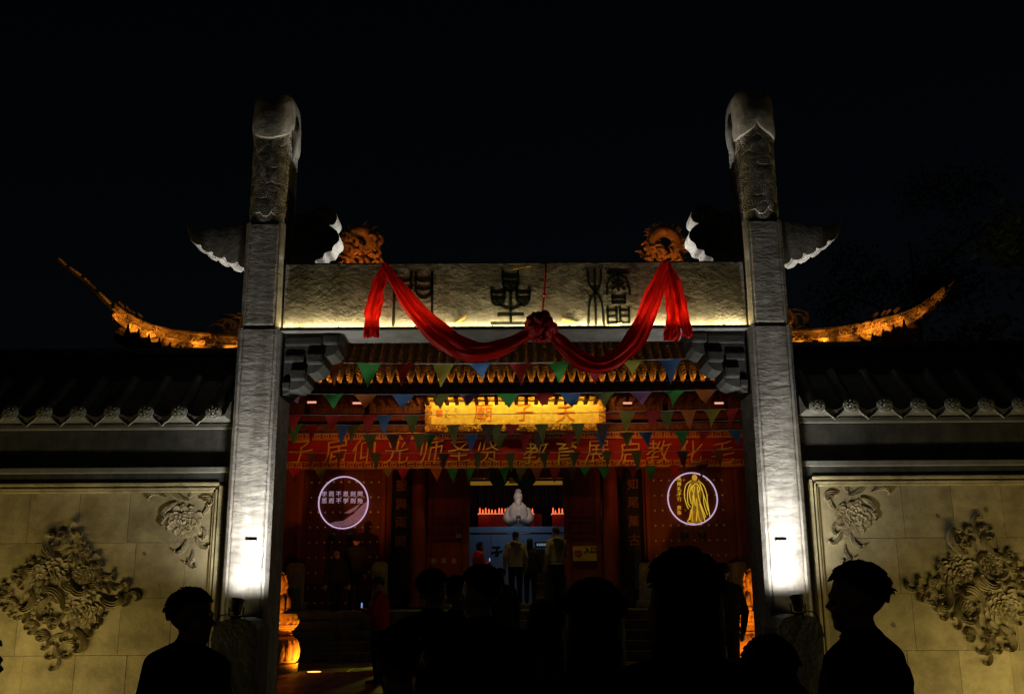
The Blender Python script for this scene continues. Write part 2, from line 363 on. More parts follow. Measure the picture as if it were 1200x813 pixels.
# corbels under the lintel
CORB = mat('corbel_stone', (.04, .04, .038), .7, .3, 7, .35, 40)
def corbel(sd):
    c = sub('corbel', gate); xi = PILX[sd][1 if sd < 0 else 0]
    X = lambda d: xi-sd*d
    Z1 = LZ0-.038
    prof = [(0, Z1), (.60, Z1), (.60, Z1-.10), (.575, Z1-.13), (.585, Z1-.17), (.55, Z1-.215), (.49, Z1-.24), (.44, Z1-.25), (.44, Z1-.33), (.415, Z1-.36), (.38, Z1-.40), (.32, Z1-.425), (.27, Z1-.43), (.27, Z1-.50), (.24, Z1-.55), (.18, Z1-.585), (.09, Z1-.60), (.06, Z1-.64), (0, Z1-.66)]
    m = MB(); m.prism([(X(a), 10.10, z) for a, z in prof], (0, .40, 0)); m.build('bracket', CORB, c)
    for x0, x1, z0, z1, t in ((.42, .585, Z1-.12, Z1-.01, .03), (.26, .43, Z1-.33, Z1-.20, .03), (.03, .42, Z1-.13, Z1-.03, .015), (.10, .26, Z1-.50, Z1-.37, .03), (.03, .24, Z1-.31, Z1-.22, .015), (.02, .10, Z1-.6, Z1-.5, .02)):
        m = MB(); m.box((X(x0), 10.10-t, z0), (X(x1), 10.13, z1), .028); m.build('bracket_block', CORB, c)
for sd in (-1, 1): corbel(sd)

# ---- seal characters cut on the lintel: strokes in a unit box, x right, z up
def seal(name, strokes, cx, cz, w, h, lw):
    m = MB(); Y = 10.0625
    for st in strokes:
        pts = [Vector((cx+(a-.5)*w, 0, cz+(b-.5)*h)) for a, b in st]
        if len(pts) > 2: pts = spline(pts, 5)
        L = []; Rr = []
        for i, p in enumerate(pts):
            t = (pts[min(i+1, len(pts)-1)]-pts[max(0, i-1)]).normalized(); nrm = Vector((-t.z, 0, t.x)); k = lw*.5*(1+.16*math.sin(i*1.3+len(st)))
            if i == 0: p = p-t*lw*.35
            if i == len(pts)-1: p = p+t*lw*.35
            L.append((p.x+nrm.x*k, Y-.005, p.z+nrm.z*k)); Rr.append((p.x-nrm.x*k, Y-.005, p.z-nrm.z*k))
        back = lambda q: (q[0], Y+.006, q[2])
        m.grid([[back(a), a, b, back(b)] for a, b in zip(L, Rr)])
        for e in (0, -1): m.add([back(L[e]), L[e], Rr[e], back(Rr[e])], [(0, 1, 2, 3)])
    return m.build(name, INK, gate)
def place_seal(name, strokes, x0, y0, x1, y1, lw):
    a = at(x0, y0, 10.04); b = at(x1, y1, 10.04); seal(name, strokes, (a.x+b.x)/2, (a.z+b.z)/2, b.x-a.x, a.z-b.z, lw)
bowl = lambda x0, x1, z0, z1: [[(x0, z1), (x0+.01, z0+.06), ((x0+x1)/2, z0), (x1-.01, z0+.06), (x1, z1)]]
def sun(x0, x1, z0, z1):
    zm = (z0+z1)/2; return [[(x0, z1), (x0+.02, z0+(z1-z0)*.25), ((x0+x1)/2, z0), (x1-.02, z0+(z1-z0)*.25), (x1, z1)], [(x0, zm+.25*(z1-z0)), ((x0+x1)/2, zm+.15*(z1-z0)), (x1, zm+.25*(z1-z0))], [(x0+.02, zm-.1*(z1-z0)), ((x0+x1)/2, zm-.17*(z1-z0)), (x1-.02, zm-.1*(z1-z0))]]
gatechar = sun(.03, .44, .52, .98)+sun(.56, .97, .52, .98)+[[(.04, .98), (.03, .5), (.02, .02)], [(.96, .98), (.97, .5), (.98, .02)]]
starchar = sun(.29, .71, .62, 1.0)+sun(-.02, .33, .36, .70)+sun(.67, 1.02, .36, .70)+[[(.5, .70), (.5, .05)], [(.10, .46), (.28, .34), (.5, .30), (.72, .34), (.90, .46)], [(.16, .19), (.84, .19)], [(-.02, .03), (1.02, .03)]]
lingchar = [[(.03, .98), (.06, .74), (.20, .62), (.31, .74), (.34, .98)], [(.19, 1), (.19, .02)], [(.20, .60), (.06, .42), (.02, .02)], [(.20, .60), (.33, .42), (.37, .02)],
            [(.48, .93), (.96, .93)], [(.46, .55), (.50, .80), (.72, .90), (.92, .80), (.98, .55)], [(.72, .92), (.72, .62)], [(.60, .74), (.68, .80)], [(.58, .64), (.68, .72)], [(.84, .74), (.76, .80)], [(.86, .64), (.76, .72)]]
for bx in ((.58, .86, .40, .54), (.46, .66, .06, .32), (.74, .94, .06, .32)):
    lingchar += [[(bx[0], bx[3]), (bx[0], bx[2])], [(bx[1], bx[3]), (bx[1], bx[2])], [(bx[0], bx[2]), (bx[1], bx[2])], [(bx[0], bx[3]-.05), (bx[1], bx[3]-.05)]]
lingchar += [[(.47, .17), (.65, .17)], [(.75, .17), (.93, .17)]]
place_seal('seal_character', gatechar, 461, 318, 507, 382, .027)
place_seal('seal_character', starchar, 577, 317, 620, 380, .029)
place_seal('seal_character', lingchar, 687, 315, 741, 381, .024)
# scraps of paper stuck to the lintel
for (a, b, c, d, lb) in ((533, 380, 546, 370, 'slanting yellow paper scrap stuck on the lintel beside the left red swag'), (659, 374, 678, 379, 'yellow paper scrap stuck on the lintel right of the red rosette'), (711, 382, 729, 379, 'yellow paper scrap at the foot of the rightmost seal character'), (601, 314, 622, 311, 'crumpled yellow scrap above the middle seal character')):
    p = at(a, b, 10.04); q = at(c, d, 10.04); t = (q-p).normalized(); n_ = Vector((-t.z, 0, t.x))*.012
    m = MB(); m.prism([p+n_, q+n_*.8, q-n_, p-n_*1.1], (0, .006, 0)); tag(m.build('paper_scrap', mat('yellow_paper', (.75, .55, .15), .7, .2, 20), origin=p), lb, 'paper')

# ================================================================== RED SILK
def cloth(m, path, widths, Y, folds=4, amp=.03, seed=0, M=18):
    rnd = random.Random(seed); pts = spline([at(x, y, Y) for x, y in path], 10); ws = np.interp(np.linspace(0, 1, len(pts)), np.linspace(0, 1, len(widths)), widths)
    rows = []; ph = [rnd.uniform(0, 6) for _ in range(3)]
    for i, p in enumerate(pts):
        t = (pts[min(i+1, len(pts)-1)]-pts[max(0, i-1)]); t.y = 0; t.normalize(); n_ = Vector((-t.z, 0, t.x)); row = []; u = i/len(pts)
        for j in range(M+1):
            s = j/M*2-1; f = folds*(1+.12*math.sin(u*4+ph[1])); amp_ = amp*(1+.5*math.sin(u*9+ph[2])+.3*math.sin(u*23+ph[0]))
            dy = -amp*(1-s*s)*1.2-amp_*math.sin(s*f*1.9+ph[0]+1.2*math.sin(u*5+ph[1]))-amp_*.6*math.sin(s*f*4.3+ph[2]+u*7)-amp*.25*math.sin(s*5+u*41+ph[0])
            row.append(p+n_*(s*ws[i]*.44*(1+.07*math.sin(u*17+s+ph[1])+.04*math.sin(u*37+ph[2]))+.006*math.sin(s*f*3+u*9))+Vector((0, dy, 0)))
        rows.append(row)
    m.grid(rows)
silk = empty('silk_swag', at(600, 400, 9.9), 'red silk swag looped along the lintel with hanging tails', 'drape')
m = MB(); cloth(m, [(454, 309), (446, 330), (439, 355), (436, 380), (436, 396)], [.06, .16, .19, .19, .17], 9.92, 3, .025, 1); m.build('tail', SILK, silk, True)
m = MB(); cloth(m, [(450, 311), (466, 335), (490, 367), (520, 396), (553, 410), (588, 407), (615, 394), (632, 382)], [.09, .14, .24, .30, .24, .17, .13, .09], 9.88, 4, .035, 2); m.build('swag', SILK, silk, True)
m = MB(); cloth(m, [(636, 382), (653, 398), (676, 419), (702, 428), (728, 417), (749, 388), (767, 345), (780, 309)], [.09, .16, .20, .19, .21, .25, .22, .09], 9.88, 4, .03, 3); m.build('swag', SILK, silk, True)
m = MB(); cloth(m, [(781, 308), (784, 330), (788, 360), (788, 385), (787, 400)], [.06, .14, .17, .18, .20], 9.92, 3, .025, 4); m.build('tail', SILK, silk, True)
m = MB(); cloth(m, [(783, 309), (792, 330), (800, 360), (804, 382), (804, 396)], [.05, .09, .11, .12, .13], 9.90, 2, .02, 5); m.build('tail', SILK, silk, True)
# rosette
rc = at(633, 383, 9.84); rnd = random.Random(8); m = MB()
for k in range(64):
    zz = 1-1.12*(k+.5)/64; a = k*2.39996+rnd.uniform(-.2, .2); q_ = math.sqrt(max(0, 1-zz*zz)); v = Vector((q_*math.cos(a), -zz, q_*math.sin(a)))
    s1 = v.cross(Vector((rnd.gauss(0, 1), rnd.gauss(0, 1), rnd.gauss(0, 1)))).normalized(); s2 = v.cross(s1); L = rnd.uniform(.105, .155); w = rnd.uniform(.040, .058); rows = []
    for i in range(13):
        t = i/12*2*PI; u = (1-math.cos(t))/2; c_ = rc+v*(.02+L*u)+s1*(.048*math.sin(t)*(.5+u)); rows.append([c_+s2*(e*w*(.35+.65*u))+v*(.012*math.sin(e*4+k)) for e in (-1, -.5, 0, .5, 1)])
    m.grid(rows)
m.build('rosette', SILKD, silk, True)
m = MB(); m.tube([at(640, 305, 10.04), at(639, 330, 10.03), at(637, 352, 10.0), rc+Vector((.02, .04, .1))], .010, 6); m.ball(at(637.5, 346, 10.0), .018); m.build('cord', SILKD, silk, True)

# ================================================================== SIDE WALLS
WY = 10.32
def ribbon(m, pts, ws, h, prof, base=0., org=(0, 0)):
    """raised strip along pts (x,z) standing off the wall plane; prof: list of (s, height factor)"""
    P = [Vector((p[0], p[1])) for p in pts]; rows = []
    for i, p in enumerate(P):
        t = (P[min(i+1, len(P)-1)]-P[max(0, i-1)]); t = t.normalized() if t.length > 1e-6 else Vector((1, 0)); n_ = Vector((-t.y, t.x)); u = i/(len(P)-1)
        hh = h(u) if callable(h) else h; row = []
        q = [(-1.0, None)]+prof+[(1.0, None)]
        for s, f in q:
            a = p+n_*(s*ws[i]); row.append((org[0]+a.x, WY-(base*0 if f is None else base+hh*f), org[1]+a.y))
        rows.append(row)
    m.grid(rows)
    for e in (0, -1): m.add(rows[e], [tuple(range(len(rows[e])))])
ROUND = [(-.9, .45), (-.5, .9), (0, 1), (.5, .9), (.9, .45)]
GROOVE = [(-.97, .7), (-.7, 1), (-.38, .5), (0, 1.05), (.38, .5), (.7, 1), (.97, .7)]
PETAL = [(-.98, .95), (-.7, .82), (-.35, .72), (0, .8), (.35, .7), (.7, .84), (.98, .95)]
def curl(m, x, z, L, ang, turn, w, h, org, n=16, base=0):
    """curled leaf: starts at x,z heading ang and winds up"""
    pts = []; ws = []; a = ang; p = Vector((x, z))
    for i in range(n):
        u = i/(n-1); pts.append(p.copy()); ws.append(w*(.35+1.1*math.sin(PI*min(1, u*1.05))**.8*(1-.55*u)))
        p = p+Vector((math.cos(a), math.sin(a)))*L/n*(1.25-.75*u); a += turn/n*(.35+1.8*u*u)
    ribbon(m, pts, ws, lambda u: h*(.65+.5*u), GROOVE, base, org)
    m.ball((org[0]+pts[-1].x, WY-base-h*.7, org[1]+pts[-1].y), (w*.55, h*.8, w*.55), 8, 6)
def peony(m, x, z, Rd, h, rnd, org):
    for ring, (nn, r0, r1, hb) in enumerate(((12, .5, 1.0, .0), (10, .34, .82, .28), (8, .2, .62, .52), (6, .08, .42, .72), (4, .0, .25, .88))):
        for k in range(nn):
            a = 2*PI*(k+rnd.uniform(-.25, .25))/nn+ring*.4; rr1 = r1*rnd.uniform(.88, 1.12); w = Rd*(r1*2*PI/nn)*.36*rnd.uniform(.9, 1.15); pts = []; ws = []; bend = rnd.uniform(-.3, .3)
            for i in range(7):
                u = i/6; r = Rd*(r0+(rr1-r0)*u); aa = a+bend*u; pts.append((x+r*math.cos(aa), z+r*math.sin(aa))); ws.append(w*(.45+.75*math.sin(PI*(.12+.62*u)))*(1-.45*max(0, u-.8)/.2))
            ribbon(m, pts, ws, lambda u, hb=hb: h*(.30+hb*.65+.42*u*u-.12*math.sin(u*7)), PETAL, 0, org)
    m.ball((org[0]+x, WY-h*1.05, org[1]+z), (Rd*.12, h*.35, Rd*.12), 8, 6)
RIDGE_Z = {}
def side_wall(sd):
    xi = -2.872 if sd < 0 else 2.932; xo = -7.4 if sd < 0 else 7.5
    wl = empty('screen_wall', ((xi+xo)/2, WY, 0), ('left' if sd < 0 else 'right')+' screen wall with peony relief panel and grey tiled coping, beside the '+('left' if sd < 0 else 'right')+' pillar', 'wall')
    m = MB(); m.box((xi, WY+.02, 0), (xo, WY+.5, 3.12)); m.build('core', STONES, wl)
    rnd = random.Random(20+sd); z = .25; pw, ph = .512, .548
    top = at(100, 578, WY).z if sd < 0 else at(1080, 569, WY).z
    # slabs: rows hang from the frame top
    zr = at(100, 636, WY).z if sd < 0 else at(1080, 630, WY).z
    edges = [.22]+[zr-ph*k for k in range(3, -1, -1) if zr-ph*k > .3]+[top]
    x_in = xi+sd*.20
    for i in range(len(edges)-1):
        x = x_in; off = rnd.uniform(.12, .45)*1.0; first = True
        while abs(x) < abs(xo):
            nx = x+sd*(pw-(.16+.1*(i % 2) if first else 0)); first = False
            if abs(nx) > abs(xo): nx = xo
            if abs(nx-x) > .03:
                g_ = .0016; dy = rnd.uniform(0, .006)
                s_ = MB(); s_.box((x+sd*g_, WY-.004-dy, edges[i]+g_), (nx-sd*g_, WY+.03, edges[i+1]-g_), .002)
                s_.build('slab', rnd.choice([PANEL, PANEL, PANEL2, PANEL3]), wl, origin=ORG[wl.name])
            x = nx
    # frame mouldings
    for k, (a, w, y) in enumerate(((.20, .028, .050), (.172, .020, .080), (.152, .018, .055), (.134, .034, .095))):
        f = MB(); f.box((xi+sd*(a-w), WY-y, .2), (xi+sd*a-sd*.002, WY+.02, top+.20-a+ (0)), .006); f.build('frame_upright', FRAME, wl)
        f = MB(); f.box((xi+sd*a, WY-y+.002, top+.20-a), (xo, WY+.02, top+.20-a+w-.002), .006); f.build('frame_rail', FRAME, wl)
    f = MB(); f.box((xi, WY-.16, .0), (xi+sd*.022, WY+.02, 3.1), .004); f.build('edge_strip', STONES, wl)
    f = MB(); f.box((xi+sd*.03, WY-.10, 0), (xo, WY+.02, .2), .02); f.build('base_course', STONES, wl)
    # dark frieze and mouldings
    t2 = top+.215
    for (z0, z1, y, mm) in ((top+.105, top+.20, .07, DARKST), (t2-.02, t2+.035, .14, mat('frieze_moulding', (.16, .16, .14), .5, .3, 6, .2)), (t2+.037, t2+.075, .11, DARKST), (t2+.078, t2+.43, .06, DARKST), (t2+.432, t2+.465, .10, mat('frieze_moulding', (.16, .16, .14))), (t2+.467, t2+.485, .15, DARKST)):
        f = MB(); f.box((xi+sd*.024, WY-y, z0), (xo, WY+.02, z1), .006); f.build('frieze_course', mm, wl)
    # coping roof
    ez = t2+.50; rf = sub('coping', wl)
    f = MB(); f.prism([(xi+sd*.024, WY-.42, ez+.01), (xi+sd*.024, WY-.42, ez+.03), (xi+sd*.024, WY+.1, ez+.48), (xi+sd*.024, WY+.4, ez+.48), (xi+sd*.024, WY+.92, ez+.03), (xi+sd*.024, WY+.92, ez+.01), (xi+sd*.024, WY+.25, ez-.03)], (xo-xi-sd*.03, 0, 0)); f.build('coping_slope', TILE, rf)
    f = MB(); f.box((xi+sd*.03, WY+.12, ez+.40), (xo, WY+.38, ez+.76), .03); f.box((xi+sd*.03, WY+.08, ez+.76), (xo, WY+.42, ez+.85), .03); f.build('ridge', TILE, rf)
    RIDGE_Z[sd] = ez+.85
    x = xi+sd*.13; k = 0
    tm = MB(); tm.tube([(0, -.44, .055), (0, -.2, .245), (0, .08, .49)], .062, 10); tme = tm.build('cap_tile_row', TILE, rf, 40, origin=(0, 0, 0)); td = tme.data; bpy.data.objects.remove(tme)
    dm = MB(); dm.lathe([(.0, .0), (.062, 0), (.078, .006), (.078, .035), (.0, .035)], (0, -.475, .04), 18, 'Y'); dm.lathe([(.0, -.006), (.022, -.005), (.028, .004), (.0, .004)], (0, -.478, .04), 10, 'Y')
    for q in range(7): dm.ball((.045*math.cos(q*.9), -.475, .04+.045*math.sin(q*.9)), .011, 6, 4)
    dme = dm.build('tile_end', TILE2, rf, 40, origin=(0, 0, 0)); dd = dme.data; bpy.data.objects.remove(dme)
    vm = MB(); o = []
    for q in range(11): s = q/10*2-1; o.append((s*.115, -.45, .035-.105*(1-abs(s)**1.7)-(.02 if q == 5 else 0)))
    for q in range(10, -1, -1): s = q/10*2-1; o.append((s*.115, -.45, .045-.06*(1-s*s)+.02))
    vm.prism(o, (0, .03, 0)); rim = [(p[0], -.452, p[2]) for p in o[:11]]; vm.tube(rim, .007, 5)
    vme = vm.build('drip_tile', TILE2, rf, origin=(0, 0, 0)); vd = vme.data; bpy.data.objects.remove(vme)
    while abs(x) < abs(xo):
        piece('cap_tile_row', td, rf, (x, WY, ez)); piece('tile_end', dd, rf, (x, WY, ez+.012)); piece('drip_tile', vd, rf, (x+sd*.17, WY, ez))
        x += sd*.34
    # relief medallion
    rnd = random.Random(5 if sd < 0 else 6)
    c = at(76, 696, WY) if sd < 0 else at(1150, 690, WY); org = (c.x, c.z); md = sub('relief_medallion', wl)
    hw, hh = .70, .66; fl = ((-.17, .17, .20), (.21, -.15, .20), (.17, .20, .10), (-.22, -.16, .11)) if sd < 0 else ((-.20, .15, .20), (.19, -.18, .19), (.12, .24, .11), (-.20, -.19, .09)); fl = [(fx*(1 if sd < 0 else 1), fz, r_) for fx, fz, r_ in fl]
    for fx, fz, r_ in fl:
        m = MB(); peony(m, fx, fz, r_, .055*(.6+2*r_), rnd, org); m.build('peony', RELIEF, md, 50)
    tips = [(hw, 0), (0, hh), (-hw, 0), (0, -hh)]
    for k in range(4):
        a, b = Vector(tips[k]), Vector(tips[(k+1) % 4])
        for q in range(9):
            u = (q+.6)/9.2; p = a.lerp(b, u)*(.86+.05*rnd.random()); d = (b-a).angle_signed(Vector((1, 0))); sgn = 1 if q % 2 else -1
            m = MB(); curl(m, p.x*.90, p.y*.90, rnd.uniform(.20, .26), d+(PI if q % 2 else 0)+rnd.uniform(-.5, .3), sgn*rnd.uniform(4.8, 6.0), rnd.uniform(.015, .021), rnd.uniform(.035, .05), org); m.build('acanthus_leaf', RELIEF, md, 50)
    for k, (tx, tz) in enumerate(tips):
        a = math.atan2(tz, tx)
        for s in (-1, 1):
            m = MB(); curl(m, tx*.76, tz*.76, .26, a+s*.15, s*5.2, .016, .04, org); m.build('tip_scroll', RELIEF, md, 50)
        m = MB(); curl(m, tx*.88, tz*.88, .26, a+.35, -5.4, .016, .05, org); m.build('tip_scroll', RELIEF, md, 50)
    tries = 0; placed = []
    while tries < 1500 and len(placed) < 50:
        tries += 1; p = Vector((rnd.uniform(-hw, hw), rnd.uniform(-hh, hh)))
        if abs(p.x)/hw+abs(p.y)/hh > .84 or any((p-Vector((fx, fz))).length < r_*.93 for fx, fz, r_ in fl) or any((p-q).length < .062 for q in placed): continue
        placed.append(p); fx, fz, r_ = min(fl, key=lambda f: (p-Vector((f[0], f[1]))).length); d = p-Vector((fx, fz)); a = math.atan2(d.y, d.x)+rnd.choice((-1, 1))*rnd.uniform(.9, 1.6)
        m = MB(); curl(m, p.x, p.y, rnd.uniform(.17, .25), a, rnd.choice((-1, 1))*rnd.uniform(4.4, 6.0), rnd.uniform(.014, .021), rnd.uniform(.03, .048), org); m.build('acanthus_leaf', RELIEF, md, 50)
    for k_, (fx, fz, r_) in enumerate(fl[:2]):
        for q in range(5):
            a = q*1.26+k_*.6; sg = 1 if q % 2 else -1; x_, z_ = fx+r_*.98*math.cos(a), fz+r_*.98*math.sin(a)
            if abs(x_)/hw+abs(z_)/hh > .8: continue
            m = MB(); curl(m, x_, z_, rnd.uniform(.34, .46), a+sg*1.35, -sg*rnd.uniform(4.6, 5.6), .030, .062, org, 20, .012); m.build('acanthus_leaf', RELIEF, md, 50)
    for w in range(0):
        pts = []; s = 1 if w else -1
        for i in range(22):
            u = i/21; pts.append((-.5+1.0*u, s*.02+.13*math.sin(u*PI*2+(0 if w else .5))*s))
        m = MB(); ribbon(m, pts, [.016]*22, .045, ROUND, 0, org); m.build('stem', RELIEF, md, 50)
    # corner ornament
    c2 = at(218, 612, WY) if sd < 0 else at(998, 606, WY); org = (c2.x, c2.z); co = sub('relief_corner', wl); q = -sd
    m = MB(); peony(m, 0, 0, .175, .05, rnd, org); m.build('peony', RELIEF, co, 50)
    inx = lambda v: v*q     # towards the pillar is +
    for (x_, z_, L, a, t, w) in ((.02, .22, .34, 2.9, -2.6, .030), (-.10, .20, .26, 3.5, 2.8, .026), (-.22, .26, .24, 2.6, 3.2, .024), (-.15, .10, .20, 3.6, 2.6, .022), (.12, .24, .22, .3, -4.2, .03), (.02, .25, .2, 1.0, 3.6, .024),
                                 (.12, -.15, .22, -1.2, 2.8, .026), (.03, -.17, .22, -1.7, -3.0, .026), (.10, -.28, .20, -1.4, -3.4, .024), (.06, -.36, .17, -1.5, 4.2, .022), (.17, .08, .2, .7, 3.8, .025), (.17, -.05, .17, -.8, -3.6, .022)):
        aa, tt = (a, t) if q > 0 else (PI-a, -t)
        m = MB(); curl(m, inx(x_), z_, L*1.1, aa, tt*1.15, w*.74, .042, org); m.build('acanthus_leaf', RELIEF, co, 50)
    return wl
for sd in (-1, 1): side_wall(sd)

# ================================================================== HALL
hall = empty('temple_hall', (.1, 26.3, 1.04), 'red temple hall with tiled upturned roof seen through the gateway', 'temple')
HC = .1; HY = 26.3
def hz(y, Y, x=600): return at(x, y, Y).z
EY = 24.0; EZ = hz(452, EY); SP = .248
RY, RZ = 28.2, hz(330, 28.2)
def hip_pts(sd):
    L = [(286, 395, 25.4), (262, 394, 25.1), (230, 391, 24.75), (205, 388, 24.5), (185, 384, 24.3), (165, 377, 24.1), (147, 367, 23.9), (130, 354, 23.7), (112, 336, 23.5), (95, 320, 23.3), (78, 308, 23.1), (68, 299, 23.0)]
    Rr = [(918, 389, 25.4), (942, 388, 25.1), (970, 386, 24.75), (995, 383, 24.5), (1015, 379, 24.3), (1035, 374, 24.1), (1055, 369, 23.9), (1072, 362, 23.7), (1088, 352, 23.5), (1103, 340, 23.3), (1118, 327, 23.1)]
    return [at(*p) for p in (L if sd < 0 else Rr)]
def eave(x):
    """front edge of the roof: level in the middle, lifting to the corners"""
    u = max(0, (abs(x-HC)-4.2)/6.0); return EY-.75*u**1.6, EZ+1.5*u**2.2
XE = 9.75
HIPS = {}
for sd in (-1, 1):
    hp = hip_pts(sd); HIPS[sd] = ([4.7]+[abs(p.x-HC) for p in hp], [RY]+[p.y for p in hp], [RZ]+[p.z-.55*(1-i/(len(hp)-1))-.08 for i, p in enumerate(hp)])
roof = sub('roof', hall)
def slope(x, u):
    """u 0 at the eave, 1 at the ridge or hip"""
    y0, z0 = eave(x); ax = abs(x-HC)
    if ax < 4.7: y1, z1 = RY, RZ
    else:
        H_ = HIPS[-1 if x < HC else 1]; y1 = float(np.interp(ax, H_[0], H_[1])); z1 = float(np.interp(ax, H_[0], H_[2])); y1 = max(y1, y0+.03); z1 = max(z1, z0+.02)
    return y0+(y1-y0)*u, z0+(z1-z0)*(u*.85+.15*u*u)
xs = [HC-XE+i*2*XE/80 for i in range(81)]
m = MB(); m.grid([[(x, *slope(x, u)) for u in (0, .1, .2, .35, .5, .75, 1)] for x in xs]); m.build('roof_deck', RTILE, roof, True)
m = MB(); m.grid([[(x, slope(x, u)[0], slope(x, u)[1]-.16) for u in (0, .1, .2, .35, .5, .75, 1)] for x in xs]); m.build('roof_soffit', PRED, roof, True)
m = MB(); m.add([(HC-XE, 32, EZ), (HC+XE, 32, EZ), (HC+4.7, RY, RZ), (HC-4.7, RY, RZ)], [(0, 1, 2, 3)]); m.build('back_slope', RTILE, roof)
n = int(XE/SP)
ant = MB(); o = [(-.085, -.09), (-.10, -.03), (-.075, .02), (-.06, .10), (-.035, .17), (-.018, .24), (-.022, .27), (0, .30), (.022, .27), (.018, .24), (.035, .17), (.06, .10), (.075, .02), (.10, -.03), (.085, -.09), (0, -.14)]
ant.prism([(a, -.03, b) for a, b in o], (0, .03, 0)); a_ = ant.build('antefix', BLACKT, roof, origin=(0, 0, 0)); antd = a_.data; bpy.data.objects.remove(a_)
drp = MB(); o = [(-.11, .02), (-.07, -.06), (-.03, -.10), (0, -.135), (.03, -.10), (.07, -.06), (.11, .02), (.05, -.015), (-.05, -.015)]
drp.prism([(a, -.015, b) for a, b in o], (0, .03, 0)); a_ = drp.build('drip_tile', BLACKT, roof, origin=(0, 0, 0)); drpd = a_.data; bpy.data.objects.remove(a_)
for i in range(-n, n+1):
    x = HC+i*SP
    if abs(x-HC) > XE-.1: continue
    y0, z0 = eave(x)
    piece('antefix', antd, roof, (x, y0-.02, z0+.06)); piece('drip_tile', drpd, roof, (x+SP/2, y0-.01, z0-.03))
    # row of overlapping cap tiles, stepped
    pts = []; rs = []; N = 22; um = .62
    if abs(x-HC) > 4.7: um = .75
    for k in range(N):
        for e, rr in ((0, .082), (.97, .066)):
            u = (k+e)/N*um; y_, z_ = slope(x, u); pts.append((x, y_-.02, z_+.05)); rs.append(rr)
    m = MB(); m.tube(pts, rs, 8, True); m.build('cap_tile_row', RTILE, roof, 50)
    # trough tile with a drilled lip between rows
    m = MB(); rows = []
    for k in range(14):
        for e, dz in ((0, .022), (.96, .0)):
            u = (k+e)/14*.5; y_, z_ = slope(x+SP/2, u); rows.append([(x+SP/2+s*.075, y_-.012, z_+dz+.018+.03*s*s) for s in (-1, -.5, 0, .5, 1)])
    m.grid(rows); m.build('trough_tile_row', RTILE, roof, 50)
# eave board and rafters
m = MB(); m.grid([[(x, eave(x)[0]+.04, eave(x)[1]-.02), (x, eave(x)[0]+.04, eave(x)[1]-.20), (x, eave(x)[0]+.30, eave(x)[1]-.22)] for x in xs]); m.build('eave_board', mat('eave_dark', (.06, .02, .01), .7, .3, 5), roof)
rfm = MB(); rfm.box((-.045, 0, -.05), (.045, .9, .05)); a_ = rfm.build('rafter', PRED, roof, origin=(0, 0, 0)); rfd = a_.data; bpy.data.objects.remove(a_)
for i in range(-26, 27):
    x = HC+i*.25; y0, z0 = eave(x); piece('rafter', rfd, roof, (x, y0+.02, z0-.26))
